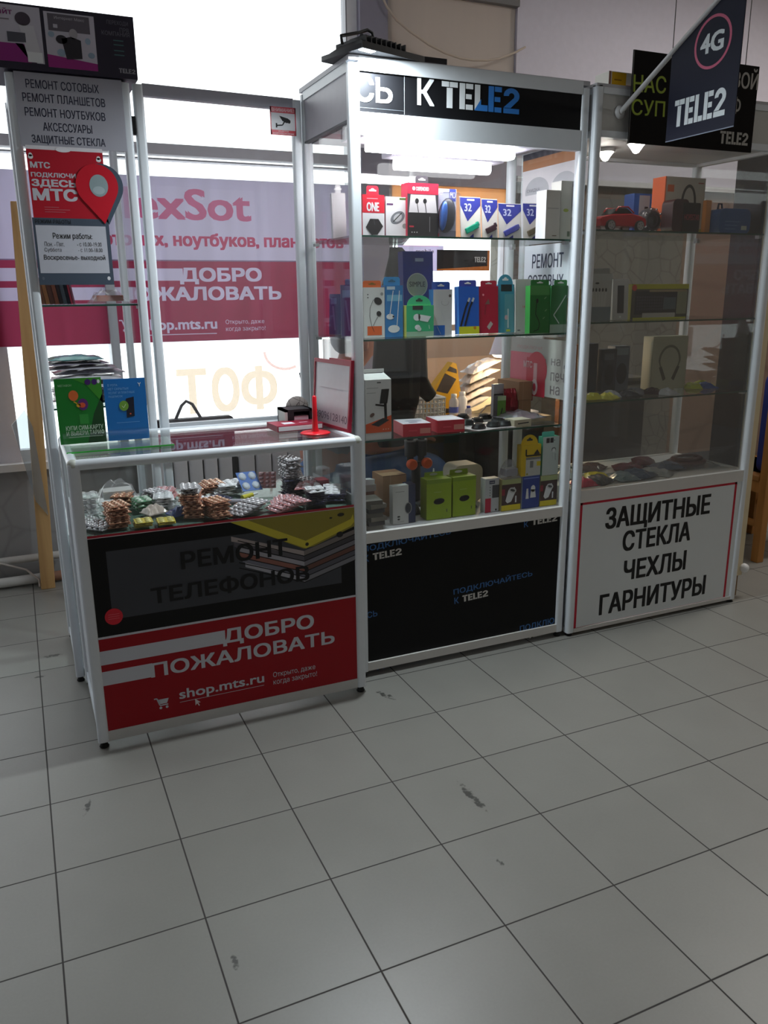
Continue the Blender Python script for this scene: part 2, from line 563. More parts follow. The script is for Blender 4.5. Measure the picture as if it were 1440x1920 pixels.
def thing(name, label, cat, loc, rotz=0, group=None):
    o = bpy.data.objects.new(name, None); COL.objects.link(o)
    o.empty_display_size = 0.05
    o.location = loc; o.rotation_euler = (0, 0, rotz)
    WLOC[o.name] = Vector(loc)
    return tag(o, label, cat, group)


def dup(root, loc, rot, label=None, group=None):
    r = root.copy(); COL.objects.link(r); r.location = loc; r.rotation_euler = rot
    WLOC[r.name] = Vector(loc)
    if label: r['label'] = label
    if group: r['group'] = group
    for ch in list(root.children):
        c = ch.copy(); COL.objects.link(c); c.parent = r
        for g in list(ch.children):
            d = g.copy(); COL.objects.link(d); d.parent = c
    return r


def struct(m, name, **k):
    return tag(m.build(name, **k), kind='structure')


# ================================================================== ROOM
CEIL = 3.25
XL, XR, YF, YB = -2.6, 6.6, -6.0, 2.05
m = M(); m.box(XL - .1, XR + .1, YF - .1, 2.35, -0.06, 0, floor_mat()); struct(m, 'floor')
m = M(); m.box(XL - .1, XR + .1, YF - .1, 2.35, CEIL, CEIL + .08, S(205, 205, 205, .8)); struct(m, 'ceiling')
WALLW = S(208, 205, 214, .85)
m = M(); m.box(XL - .12, XL, YF, 2.35, 0, CEIL, WALLW); struct(m, 'wall_left')
m = M(); m.box(XR, XR + .12, YF, 2.35, 0, CEIL, S(176, 150, 120, .85)); struct(m, 'wall_right')
m = M()
m.box(XL, 1.2, YF - .1, YF, 0, CEIL, S(190, 178, 165, .85)); m.box(4.8, XR, YF - .1, YF, 0, CEIL, S(190, 178, 165, .85))
m.box(1.2, 4.8, YF - .1, YF, 0, .3, S(190, 178, 165, .85)); m.box(1.2, 4.8, YF - .1, YF, 2.6, CEIL, S(190, 178, 165, .85)); struct(m, 'wall_front')
m = M()
for a, b in ((1.2, 1.27), (2.38, 2.44), (3.56, 3.62), (4.73, 4.8)):
    m.box(a, b, YF - .06, YF, .3, 2.6, S(120, 122, 126, .4))
m.box(1.2, 4.8, YF - .06, YF, .3, .36, S(120, 122, 126, .4)); m.box(1.2, 4.8, YF - .06, YF, 2.54, 2.6, S(120, 122, 126, .4))
fo = struct(m, 'window_3')
M().box(1.2, 4.8, YF - .04, YF - .034, .3, 2.6, glass()).build('pane', fo)
# rear wall: parapet under the window, pillar, header, and the closed part behind the café side
PAR = stone_mat((146, 146, 147), (174, 174, 173), (152, 152, 151), 4)
m = M(); m.box(XL, 1.81, YB, YB + .2, 0, .55, PAR); m.box(1.81, 2.736, YB, YB + .2, 0, .55, PAR)
struct(m, 'wall_back')
m = M(); m.box(XL, 2.736, YB - .06, YB + .1, .55, .585, S(215, 215, 215, .4)); struct(m, 'trim_1')
m = M(); m.box(1.80, 1.952, YB - .05, YB + .2, .585, CEIL, S(150, 147, 162, .8)); struct(m, 'pillar_1')
m = M(); m.box(XL, 2.736, YB, YB + .2, 2.95, CEIL, S(170, 168, 172, .8)); m.box(1.952, 2.736, YB - .04, YB, 2.83, 3.02, S(128, 126, 126, .6)); struct(m, 'trim_2')
m = M(); m.box(2.736, XR, YB - .02, YB + .2, 1.98, CEIL, S(222, 218, 230, .85)); struct(m, 'wall_back_upper')
m = M(); m.box(2.736, 4.05, YB, YB + .2, 0, 1.98, stone_mat((104, 102, 96), (126, 124, 116), (92, 90, 85), 9.0)); struct(m, 'wall_back_stone')
m = M(); m.box(4.05, XR, YB, YB + .2, 0, 1.98, stone_mat((118, 98, 84), (136, 112, 96), (114, 94, 80), 2.0)); struct(m, 'wall_back_brown')
m = M(); m.box(2.75, XR, YB - .05, YB - .015, 1.955, 1.985, S(225, 225, 228, .4)); struct(m, 'trim_3')
# window 1 (large glazing) and window 2 (bay beside the pillar)
FR = S(200, 200, 210, .4)
w1 = M()
for x in (XL, -1.3):
    w1.box(x, x + .09, YB - .01, YB + .06, .585, 2.95, FR)
w1.box(-.07, .02, YB - .01, YB + .06, .585, 1.994, FR)
w1.box(.475, .515, YB - .075, YB + .06, .585, 1.994, S(190, 196, 206, .4))
w1.box(1.745, 1.80, YB - .01, YB + .06, .585, 2.95, S(246, 246, 248, .4)); w1.box(1.738, 1.745, YB - .012, YB + .05, .585, 2.95, S(150, 150, 155, .5))
w1.box(XL, 1.8, YB - .02, YB + .05, 1.994, 2.042, FR); w1.box(XL, 1.8, YB - .01, YB + .05, 1.972, 1.979, S(150, 150, 160, .5))
w1.box(XL, 1.8, YB, YB + .05, .585, .64, S(225, 225, 228, .4)); w1.box(XL, 1.8, YB, YB + .05, 2.9, 2.95, FR)
w1o = struct(w1, 'window_1')
M().box(XL, 1.8, YB + .02, YB + .026, .6, 2.93, glass()).build('pane', w1o)
m = M().plane((0, YB - .004, 0))
PALE = film(.5, .42, .33)
for k_, (ch_, xa, xb) in enumerate((('Т', .79, .925), ('О', .965, 1.095), ('Ф', 1.12, 1.30))):
    m.fcut(ch_, xb, xa, .765, .985, PALE, 1, .008)
m.fring(1.36, 1.06, .12, .10, .014, film(.50, .36, .33), 1, 180, 300)
m.build('lettering', w1o)
w2 = M()
for a, b in ((1.952, 1.995), (2.70, 2.736)):
    w2.box(a, b, YB, YB + .06, .585, 2.83, FR)
w2.box(1.952, 2.736, YB - .03, YB + .06, 1.915, 2.05, S(178, 172, 186, .6)); w2.box(1.952, 2.736, YB, YB + .05, .585, .64, FR)
w2o = struct(w2, 'window_2')
M().box(1.96, 2.73, YB + .03, YB + .036, .6, 2.83, glass()).build('pane', w2o)
# buildings across the street, seen only in reflections
m = M(); m.box(-14, 18, -13.2, -13, -.4, 5.5, S(132, 127, 122, .9)); m.box(-14, 18, -13, -6.2, -.4, -.3, S(120, 120, 122, .9)); struct(m, 'street_exterior')
# heating pipes
m = M(); m.tube([(XL, 1.985, .118), (.14, 1.985, .118)], .019, S(205, 203, 198, .4), 12)
tag(m.build('heating_pipe', loc=(-1.2, 1.985, .118)), 'white painted heating pipe running along the tiled parapet, upper of the two', 'pipe')
m = M(); m.tube([(XL, 1.925, .03), (.13, 1.925, .03)], .024, S(212, 210, 205, .4), 12); m.tube([(.10, 1.925, .03), (.55, 1.925, .03)], .0245, S(150, 110, 90, .6), 12)
tag(m.build('heating_pipe', loc=(-1.2, 1.925, .006)), 'white painted heating pipe at floor level with a brown stained end', 'pipe')
m = M(); m.tube([(-.7, 1.955, .155), (-.3, 1.95, .150), (-.12, 1.94, .120), (-.02, 1.91, .085), (.03, 1.885, .035), (.03, 1.86, .006)], .005, S(200, 190, 180, .6), 6)
tag(m.build('cable', loc=(-.2, 1.93, .0)), 'thin pale cable drooping over the floor pipe near the wooden plank', 'cable')
# radiators
for i, (a, b) in enumerate(((.56, 1.02), (1.05, 1.50))):
    t = thing('radiator', ('white sectional radiator under the window, seen through the counter glass beside the tower posts',
                           'white sectional radiator under the window, next to the pillar')[i], 'radiator', ((a + b) / 2, 1.965, .12))
    n = int(round((b - a) / .082)); w = (b - a) / n
    m = M()
    for k in range(n):
        m.rbox(a + k * w + .004, a + (k + 1) * w - .004, 1.93, 2.005, .14, .545, .012, S(212, 210, 212, .4), 3)
    m.box(a, b, 1.955, 1.985, .16, .53, S(60, 58, 60, .6)); m.build('section', t)
    m = M(); m.tube([(a, 1.967, .17), (b, 1.967, .17)], .018, S(212, 210, 212, .4), 10); m.box(a + .05, a + .09, 1.95, 1.98, 0, .16, WHITE); m.box(b - .09, b - .05, 1.95, 1.98, 0, .16, WHITE); m.build('bracket', t)

# unseen lamps added under the ceiling to brighten the hall
LAMPW = 40


def added_fill_lamp(x, y, lab, power, col=(1, .97, .93)):
    t = thing('added_fill_lamp', lab, 'lamp', (x, y, CEIL - .06), 0, 'added fill lamps on the hall ceiling')
    M().box(x - .62, x + .62, y - .16, y + .16, CEIL - .05, CEIL, WHITE).build('housing', t)
    M().box(x - .59, x + .59, y - .13, y + .13, CEIL - .058, CEIL - .05, emis(*col, 1.6)).build('diffuser', t)
    l = bpy.data.lights.new('lamp_light', 'AREA'); l.shape = 'RECTANGLE'; l.size = 1.15; l.size_y = .26; l.energy = power; l.color = col
    o = bpy.data.objects.new('lamp_light', l); COL.objects.link(o); o.parent = t; o.location = (0, 0, -.012)


LL = 'unseen long lamp added under the hall ceiling to brighten the hall'
added_fill_lamp(3.9, .45, LL, LAMPW * 1.15); added_fill_lamp(4.6, -2.2, LL, LAMPW * .4)
added_fill_lamp(5.6, .9, LL, LAMPW * .4, (1, .9, .78))

# wooden plank by the window
WOOD = wood_mat((176, 130, 76), (226, 186, 128))
m = M()
vs = [(x + (.0 if z < 1 else .072), y, z) for z in (.0, 1.745) for y in (1.83, 1.895) for x in (.035, .098)]
m.add(vs, [(0, 2, 3, 1), (4, 5, 7, 6), (0, 1, 5, 4), (2, 6, 7, 3), (0, 4, 6, 2), (1, 3, 7, 5)], WOOD)
tag(m.build('wooden_plank', loc=(.07, 1.86, 0), bevel=.003), 'tall pine plank standing by the window behind the corner tower', 'plank')
m = M(); m.add([(.0, 1.80, .80), (.06, 1.826, .86), (.085, 1.826, .78), (.105, 1.826, .36), (.06, 1.80, .44)], [(0, 1, 2, 3, 4)], glass((.72, .76, .78), 1, .1, .15))
po = m.build('plastic_pocket', loc=(.06, 1.82, .36)); sd = po.modifiers.new('thick', 'SOLIDIFY'); sd.thickness = .003
tag(po, 'clear grey plastic pocket stuck to the pine plank', 'pocket')

# ================================================================== BANNER on window 1
BY = YB - .035
SHEETW = sheet((.32, .305, .365), (.34, .33, .36))
ban = M()
bx0, bx1 = -.62, 1.735
ban.box(bx0, bx1, BY + .002, BY + .004, 1.128, 1.895, SHEETW)
bo = ban.build('window_banner', loc=(.56, BY + .002, 1.128))
tag(bo, 'large white and red translucent advertising banner covering the middle of the window', 'banner')
RF = film(.64, .115, .17); PINK = film(.93, .30, .42); INKF = film(.85, .17, .25)
m = M().plane((0, BY + .0015, 0))
m.fcut('lexSot', .60, 1.197, 1.706, 1.842, PINK, 1, .006)
m.fcut('сотовых, ноутбуков, планшетов', .44, 1.690, 1.568, 1.642, INKF, 1, .0034)
gr = [[[(-.60, 1.478), (-.60, 1.421), (.846, 1.421), (.846, 1.478)]], [[(-.60, 1.392), (-.60, 1.334), (.545, 1.334), (.545, 1.392)]]]
for w_ in (('ДОБРО', .834, 1.238, 1.406, 1.480, .0048), ('ПОЖАЛОВАТЬ', .533, 1.338, 1.328, 1.390, .0044), ('shop.mts.ru', .640, .997, 1.172, 1.238, .0022),
           ('Открыто, даже', 1.043, 1.245, 1.203, 1.230, 0), ('когда закрыто!', 1.043, 1.250, 1.168, 1.195, 0)):
    gr += thick(*w_)
gr += [[[(.525, 1.234), (.537, 1.234), (.546, 1.204), (.580, 1.204), (.585, 1.228), (.545, 1.228), (.540, 1.240), (.525, 1.240)]], [[(.645, 1.166), (.995, 1.166), (.995, 1.162), (.645, 1.162)]]]
for cx in (.548, .575):
    gr.append([[(cx + .008 * math.cos(t * .785), 1.190 + .008 * math.sin(t * .785)) for t in range(8)]])
vs, fs = mesh_loops(gr, (bx0, bx1, 1.130, 1.512), False)
m.add([m.P(x, z, 1) for x, z in vs], fs, RF)
m.fr(bx0, bx1, 1.512, 1.518, film(.5, .4, .45), 1)
m.build('printed_film', bo)
# paper notices around the window and the pillar
def paper(name, label, cat, x0, x1, y, z0, z1, mat, draw=None, loc=None):
    m = M(); m.box(x0, x1, y, y + .002, z0, z1, mat); m.plane((0, y, 0))
    if draw: draw(m)
    return tag(m.build(name, loc=((x0 + x1) / 2, y, z0)), label, cat)
paper('paper_notice', 'grey-white paper notice taped low on the window beside the pillar', 'notice', 1.56, 1.73, BY - .004, .93, 1.118, sheet((.4, .4, .4)),
      lambda m: (m.ft('0880', 1.60, 1.70, .95, .975, S(120, 110, 115), 1), m.fp([(1.57, 1.10), (1.72, 1.11), (1.72, 1.09)], S(220, 220, 220), 1)))
paper('orange_blind', 'peach coloured paper blind across the upper part of the window bay behind the repair bench', 'blind', 1.99, 2.71, YB - .006, 1.64, 1.915, sheet((.55, .38, .22), (.6, .45, .3)))
paper('brown_blind', 'brownish fabric blind in the upper bay beside the pillar', 'blind', 1.958, 2.73, YB - .006, 2.05, 2.832, sheet((.16, .14, .125), (.42, .38, .35)))
paper('tan_board', 'peach coloured board standing behind the repair bench under the bright window bay', 'board', 1.96, 2.72, YB - .012, .585, 1.175, sheet((.16, .10, .055), (.78, .60, .42)),
      lambda m: m.fr(1.96, 2.72, .99, 1.175, sheet((.11, .08, .06), (.62, .47, .36)), 1))
paper('pink_poster', 'pink and white paper poster on the window bay next to the pillar', 'poster', 2.02, 2.30, YB - .012, 1.47, 1.70, sheet((.36, .33, .42), (.6, .6, .65)),
      lambda m: (m.fr(2.05, 2.27, 1.60, 1.70, sheet((.5, .22, .36), (.7, .4, .55)), 1), m.ft('mobile', 2.13, 2.24, 1.565, 1.585, INK, 1)))
def tb(m):
    m.fp([(2.26, 1.472), (2.60, 1.472), (2.60, 1.583), (2.585, 1.583), (2.585, 1.497), (2.26, 1.48)], S(225, 130, 50), 1)
    m.tele2(2.50, 2.575, 1.518, 1.547, PAPER, 2)
paper('mobile_poster', 'small black poster with an orange edge and white lettering in the bright window bay', 'poster', 2.26, 2.60, YB - .014, 1.472, 1.583, S(40, 36, 42, .6), tb)

# white cable hanging above the cases
pts = [(1.937, 1.98, 2.728), (1.99, 1.98, 2.675), (2.07, 1.98, 2.63), (2.171, 1.98, 2.584), (2.27, 1.98, 2.553), (2.36, 1.98, 2.538), (2.44, 1.98, 2.536), (2.523, 1.98, 2.543), (2.60, 1.98, 2.56), (2.70, 1.985, 2.60), (2.78, 2.015, 2.64)]
m = M(); m.tube([(1.90, 1.985, 2.80)] + pts, .006, S(205, 190, 175, .6), 6)
tag(m.build('wall_cable', loc=(2.3, 1.98, 2.53)), 'slack white cable sagging across the brown blind above the cases', 'cable')

# ================================================================== COUNTER (low glass counter)
def post(x0, x1, y0, y1, z0, z1, r=.009, mat=ALU):
    return M().rbox(x0, x1, y0, y1, z0, z1, r, mat, 4)

c1 = thing('glass_counter', 'low glass-topped counter with black and red printed front panel', 'counter', (.595, .475, 0))
X0, X1, Y0, Y1 = .150, 1.045, .230, .725
for i, (x, y) in enumerate(((X0, Y0), (X1 - .033, Y0), (X0, Y1 - .033), (X1 - .033, Y1 - .033))):
    p = post(x, x + .033, y, y + .033, .022, .895).build('post', c1)
    M().lathe([(.013, 0.0), (.015, .004), (.011, .010), (.011, .026)], RUBBER, (x + .017, y + .017, 0), 12).build('foot', c1)
m = M()
TR = .0155
m.tube([(X0 + .016, Y0 + .016, .892), (X1 - .016, Y0 + .016, .892)], TR, ALU, 14)
m.tube([(X0 + .016, Y0 + .016, .892), (X0 + .016, Y1 - .016, .892)], TR, ALU, 14)
m.tube([(X1 - .016, Y0 + .016, .892), (X1 - .016, Y1 - .016, .892)], TR, ALU, 14)
m.tube([(X0 + .016, Y1 - .016, .892), (X1 - .016, Y1 - .016, .892)], TR, ALU, 14)
m.build('top_rail', c1)
for x in (X0 + .016, X1 - .016):
    M().ball((x, Y0 + .016, .892), .0175, S(196, 200, 190, .5), 14).build('corner_cap', c1)
m = M(); m.box(X0 + .03, X1 - .03, Y0 + .004, Y0 + .03, .022, .056, S(205, 205, 202, .5)); m.box(X0 + .03, X1 - .03, Y1 - .03, Y1 - .004, .022, .056, ALU)
m.box(X0 + .004, X0 + .03, Y0 + .03, Y1 - .03, .022, .056, ALU); m.box(X1 - .03, X1 - .004, Y0 + .03, Y1 - .03, .022, .056, ALU); m.build('bottom_rail', c1)
m = M(); m.box(X0 + .01, X0 + .016, Y0 + .03, Y1 - .03, .05, .70, S(205, 210, 214, .5)); m.build('side_panel', c1)
m = M(); m.box(X1 - .016, X1 - .01, Y0 + .03, Y1 - .03, .05, .70, S(205, 210, 214, .5)); m.build('side_panel', c1)
m = M(); m.box(X0 + .012, X0 + .016, Y0 + .03, Y1 - .03, .70, .88, CASEGLASS); m.build('side_glass', c1)
m = M(); m.box(X1 - .016, X1 - .012, Y0 + .03, Y1 - .03, .70, .88, CASEGLASS); m.build('side_glass', c1)
m = M(); m.box(X0 + .028, X1 - .028, Y0 + .012, Y0 + .016, .682, .882, CASEGLASS); m.build('front_glass', c1)
m = M(); m.box(X0 + .02, X1 - .02, Y0 + .02, Y1 - .02, .899, .904, CASEGLASS); m.build('top_glass', c1)
m = M(); m.box(X0 + .025, X1 - .025, Y0 + .018, Y1 - .01, .676, .683, glass((.86, .93, .90), .25)); m.build('shelf', c1)
m = M(); m.box(X0 + .02, X1 - .02, Y0 + .03, Y1 - .03, .655, .672, S(120, 128, 124, .6)); m.build('shelf_board', c1)
# printed front panel
fp = M(); fp.box(X0 + .026, X1 - .026, Y0 + .006, Y0 + .010, .05, .682, S(9, 9, 10, .5, 0, 0, .3)); fpo = fp.build('front_panel', c1)
m = M().plane((0, Y0 + .006, 0))
DRK = S(70, 72, 78, .5, 0, 0, .3); RED = S(160, 6, 24, .4, 0, .03, .3); OFFW = S(206, 208, 216, .5, 0, 0)
m.fr(.176, 1.019, .676, .683, S(176, 24, 48, .35), 1); m.fr(.176, 1.019, .674, .676, S(230, 215, 215), 1)
m.fr(.229, .963, .418, .631, DRK, 1)
# phones in the picture
cols = [(172, 160, 158), (92, 88, 96), (170, 168, 178), (150, 96, 84), (120, 120, 134), (176, 176, 186)]
for i, c in enumerate(cols):
    d = -.018 * i
    k = S(*c, .4, 0, 0); k2 = S(*[int(v * .72) for v in c], .4, 0, 0)
    m.fp([(.60 + .008 * i, .628 + d), (.835, .548 + d), (.835, .532 + d), (.60 + .008 * i, .612 + d)], k, 2)
    m.fp([(.835, .548 + d), (1.018, .600 + d), (1.018, .584 + d), (.835, .532 + d)], k2, 2)
    m.fl([(.62, .612 + d), (.835, .531 + d), (1.018, .583 + d)], .0028, BLACK, 3)
m.fp([(.60, .674), (.835, .556), (.87, .560), (1.019, .612), (1.019, .674)], S(150, 138, 48, .4), 3)
m.fp([(.60, .674), (.655, .674), (.842, .582), (1.0, .636), (1.008, .652), (1.012, .625), (1.0, .612), (.842, .556)], S(212, 198, 60, .4), 4)
m.fe(.846, .570, .006, .006, S(40, 36, 20), 5); m.fe(.965, .655, .012, .006, S(40, 36, 20), 5); m.fe(.93, .648, .005, .003, S(40, 36, 20), 5)
m.fe(.96, .588, .012, .010, S(20, 20, 24), 4)
m.ft('РЕМОНТ', .444, .778, .545, .599, INK, 6, .045); m.ft('ТЕЛЕФОНОВ', .347, .848, .446, .499, INK, 6, .045)
m.fe(.233, .427, .026, .026, S(220, 24, 48, .4), 5)
for k in range(3):
    m.fr(.217, .249, .434 - k * .007, .4352 - k * .007, S(240, 120, 130), 6)
m.fr(.176, 1.019, .360, .367, OFFW, 1); m.fr(.176, 1.019, .05, .360, RED, 1)
m.fr(.176, .562, .2765, .3215, OFFW, 2); m.fr(.176, .330, .2085, .2545, OFFW, 2)
m.ft('ДОБРО', .556, .858, .268, .324, OFFW, 3, .045); m.ft('ПОЖАЛОВАТЬ', .326, .930, .207, .253, OFFW, 3, .045)
m.ft('shop.mts.ru', .405, .680, .105, .147, OFFW, 3, .025); m.fr(.404, .680, .1030, .1045, OFFW, 3)
m.ft('Открыто, даже', .712, .860, .120, .143, OFFW, 3); m.ft('когда закрыто!', .712, .865, .093, .116, OFFW, 3)
m.cart(.326, .090, .044, OFFW, 3)
m.fp([(.452, .106), (.452, .082), (.458, .088), (.463, .078), (.466, .080), (.461, .090), (.469, .090)], S(235, 220, 220), 4)
m.build('lettering', fpo)

# ================================================================== CASE (bright tall showcase)
c2 = thing('display_case', 'tall lit glass display case with black sign above its shelves', 'display case', (1.503, .565, 0))
X0, X1, Y0, Y1, ZT = 1.062, 1.948, .330, .800, 2.040
for (x, y) in ((X0, Y0), (X1 - .030, Y0), (X0, Y1 - .033), (X1 - .033, Y1 - .033)):
    wd = .036 if x == X0 else .033
    post(x, x + wd, y, y + .033, .022, ZT - .02).build('post', c2)
    M().lathe([(.013, 0.0), (.015, .004), (.011, .010), (.011, .026)], RUBBER, (x + .017, y + .017, 0), 12).build('foot', c2)
def rail(z0, z1, name, front=True, back=True, sides=True, mat=ALU):
    m = M()
    if front: m.box(X0 + .033, X1 - .028, Y0 + .001, Y0 + .028, z0, z1, mat)
    if back: m.box(X0 + .033, X1 - .03, Y1 - .028, Y1 - .004, z0, z1, mat)
    if sides:
        m.box(X0 + .003, X0 + .028, Y0 + .03, Y1 - .03, z0, z1, mat); m.box(X1 - .028, X1 - .003, Y0 + .03, Y1 - .03, z0, z1, mat)
    return m.build(name, c2)
WRAIL = S(214, 212, 208, .5, 0, .03)
rail(.024, .056, 'bottom_rail', mat=WRAIL); rail(.509, .547, 'sill_rail', mat=WRAIL); rail(1.822, 1.887, 'sign_rail', True, False, False)
rail(2.000, 2.040, 'top_rail')
m = M(); m.box(X0, X1, Y0 + .002, Y1, 2.028, 2.042, S(190, 190, 196, .5)); m.build('top_panel', c2)
m = M(); m.box(X0 + .03, X1 - .03, Y0 + .03, Y1 - .03, 1.862, 1.870, S(176, 174, 182, .6)); m.build('inner_ceiling', c2)
m = M(); m.box(X0 + .008, X0 + .014, Y0 + .03, Y1 - .03, 1.866, 2.002, S(200, 198, 206, .45)); m.box(X0 + .004, X0 + .020, Y0 + .03, Y1 - .03, 1.862, 1.868, S(90, 90, 96)); m.build('side_fascia', c2)
m = M(); m.box(X1 - .014, X1 - .008, Y0 + .03, Y1 - .03, 1.866, 2.002, S(200, 198, 206, .45)); m.build('side_fascia', c2)
m = M(); m.box(X0 + .03, X1 - .03, Y1 - .02, Y1 - .014, 1.866, 2.002, S(200, 198, 206, .45)); m.build('rear_fascia', c2)
sp_ = M(); sp_.box(X0 + .03, X1 - .022, Y0 + .006, Y0 + .011, 1.885, 2.006, S(10, 11, 15, .6, 0, 0, .25)); sgo = sp_.build('sign_panel', c2)
m = M().plane((0, Y0 + .006, 0)); SW = S(235, 240, 242, .5, 0, 0); SB = S(50, 130, 215, .5, 0, 0)
m.ft('С', 1.082, 1.142, 1.917, 1.989, SW, 2, .03); m.ft('Ь', 1.153, 1.205, 1.918, 1.986, SW, 2, .03); m.ft('К', 1.294, 1.350, 1.922, 1.996, SW, 2, .03)
m.tele2(1.378, 1.668, 1.920, 1.996, [SW, SW, SW, SB, SB], 2)
m.fp([(1.497, 1.920), (1.547, 1.920), (1.547, 1.938), (1.522, 1.938), (1.522, 1.955)], SB, 3)
m.fr(1.247, 1.2485, 1.89, 2.0, S(150, 155, 160), 1); m.fr(1.09, 1.248, 1.899, 1.9003, S(90, 95, 100), 1)
m.build('lettering', sgo)
bp_ = M(); bp_.box(X0 + .03, X1 - .025, Y0 + .010, Y0 + .015, .05, .515, S(9, 9, 10, .6, 0, 0, .25)); bpo = bp_.build('front_panel', c2)
m = M().plane((0, Y0 + .010, 0)); TB = S(52, 104, 165, .5, 0, 0); TW = S(205, 203, 198, .5, 0, 0)
def podk(x, z, blue=True, tele=True, cut=None):
    if blue: m.ft('ПОДКЛЮЧАЙТЕСЬ', x, x + .350, z + .034, z + .064, TB, 1, .02, .062)
    if tele:
        m.ft('К', x + .004, x + .022, z, z + .025, TB, 1, .02, .05); m.tele2(x + .038, x + .150, z + .002, z + .028, TW, 1, .05)
podk(1.085, .440); podk(1.450, .221); m.ft('ПОДКЛЮЧ', 1.752, 1.938, .047, .077, TB, 1, .02, .05); m.tele2(1.79, 1.905, .015, .041, TW, 1, .04)
m.ft('К', 1.753, 1.771, .483, .506, TB, 1, .02, .05); m.tele2(1.788, 1.905, .487, .514, TW, 1, .03)
m.ft('СЬ', 1.098, 1.137, .227, .250, TB, 1, .02, .06); m.ft('ПОДКЛЮЧАЙТЕСЬ', 1.08, 1.43, .015, .045, TB, 1, .02, .03)
m.build('lettering', bpo)
m = M(); m.box(X0 + .03, X1 - .03, Y0 + .03, Y1 - .03, .535, .546, S(214, 212, 216, .5)); m.build('base_shelf', c2)
m = M(); m.box(X0 + .012, X0 + .016, Y0 + .03, Y1 - .03, .547, 1.862, CASEGLASS); m.build('side_glass', c2)
m = M(); m.box(X1 - .016, X1 - .012, Y0 + .03, Y1 - .03, .547, 1.862, CASEGLASS); m.build('side_glass', c2)
m = M(); m.box(X0 + .012, X0 + .016, Y0 + .03, Y1 - .03, .05, .52, S(205, 205, 208)); m.build('side_panel', c2)
m = M(); m.box(X1 - .016, X1 - .012, Y0 + .03, Y1 - .03, .05, .52, S(205, 205, 208)); m.build('side_panel', c2)
m = M(); m.box(X0 + .03, 1.50, Y1 - .012, Y1 - .008, .547, 1.866, CASEGLASS); m.build('rear_glass', c2)
m = M(); m.box(1.48, X1 - .03, Y1 - .022, Y1 - .018, .547, 1.866, CASEGLASS); m.build('rear_glass', c2)
m = M(); m.box(X0 + .034, X1 - .03, Y0 + .020, Y0 + .024, .547, 1.822, glass((.985, .99, .99), .6)); m.build('front_glass', c2)
def gshelf(par, x0, x1, y0, y1, z, t=.006):
    m = M(); m.box(x0, x1, y0 + .001, y1, z - t, z, SHELFGLASS); m.box(x0, x1, y0, y0 + .001, z - t, z, GREENEDGE)
    return m.build('shelf', par)
for z in (1.533, 1.205, .866):
    gshelf(c2, X0 + .018, X1 - .020, Y0 + .03, Y1 - .035, z)
    for (x, y) in ((X0 + .018, Y0 + .05), (X1 - .037, Y0 + .05), (X0 + .018, Y1 - .07), (X1 - .037, Y1 - .07)):
        M().box(x, x + .016, y, y + .02, z - .016, z - .006, S(190, 195, 198, .3, .5)).build('shelf_bracket', c2)
# fluorescent lamp in the case
lt = thing('fluorescent_lamp', 'glowing white tube lamp fixed under the top of the lit display case', 'lamp', (1.43, .43, 1.80))
m = M(); m.rbox(1.100, 1.760, .376, .505, 1.826, 1.861, .006, S(205, 200, 215, .5), 3, 'x'); m.build('housing', lt)
m = M(); m.rbox(1.165, 1.700, .400, .462, 1.794, 1.827, .012, emis(.97, .96, 1.0, 62), 4, 'x'); m.build('diffuser', lt)

lt = thing('fluorescent_lamp', 'shorter glowing tube lamp at the rear under the top of the lit display case', 'lamp', (1.58, .72, 1.80))
m = M(); m.rbox(1.36, 1.83, .675, .765, 1.826, 1.861, .008, S(205, 200, 215, .5), 3, 'x'); m.build('housing', lt)
m = M(); m.rbox(1.395, 1.785, .695, .745, 1.786, 1.828, .016, emis(.97, .96, 1.0, 12), 4, 'x'); m.build('diffuser', lt)

# ================================================================== CASE (dim showcase at the end)
c3 = thing('display_case', 'dim glass display case above a white panel framed in red', 'display case', (2.415, .535, 0))
X0, X1, Y0, Y1, ZT = 1.962, 2.876, .312, .765, 2.030
for (x, y) in ((X0, Y0), (X1 - .033, Y0), (X0, Y1 - .033), (X1 - .033, Y1 - .033)):
    post(x, x + .033, y, y + .033, .014, ZT).build('post', c3)
    M().lathe([(.013, 0.0), (.015, .003), (.011, .006), (.011, .016)], RUBBER, (x + .017, y + .017, 0), 12).build('foot', c3)
def rail3(z0, z1, name, front=True, back=True, sides=True, mat=ALU):
    m = M()
    if front: m.box(X0 + .03, X1 - .03, Y0 + .001, Y0 + .028, z0, z1, mat)
    if back: m.box(X0 + .03, X1 - .03, Y1 - .028, Y1 - .004, z0, z1, mat)
    if sides:
        m.box(X0 + .003, X0 + .028, Y0 + .03, Y1 - .03, z0, z1, mat); m.box(X1 - .028, X1 - .003, Y0 + .03, Y1 - .03, z0, z1, mat)
    return m.build(name, c3)
rail3(.014, .03, 'bottom_rail', mat=WRAIL); rail3(.558, .606, 'sill_rail', mat=WRAIL); rail3(1.868, 1.890, 'lower_top_rail'); rail3(2.006, 2.030, 'top_rail')
m = M(); m.box(X0 + .03, X1 - .03, Y0 + .008, Y0 + .014, 1.885, 2.010, S(200, 200, 196, .5)); m.build('front_fascia', c3)
m = M(); m.box(X0 + .008, X0 + .014, Y0 + .03, Y1 - .03, 1.885, 2.010, S(200, 200, 200, .5)); m.build('side_fascia', c3)
m = M(); m.box(X1 - .014, X1 - .008, Y0 + .03, Y1 - .03, 1.885, 2.010, S(200, 200, 200, .5)); m.build('side_fascia', c3)
m = M(); m.box(X0 + .02, X1 - .02, Y0 + .02, Y1 - .02, 1.880, 1.886, S(205, 205, 205, .5)); m.build('inner_ceiling', c3)
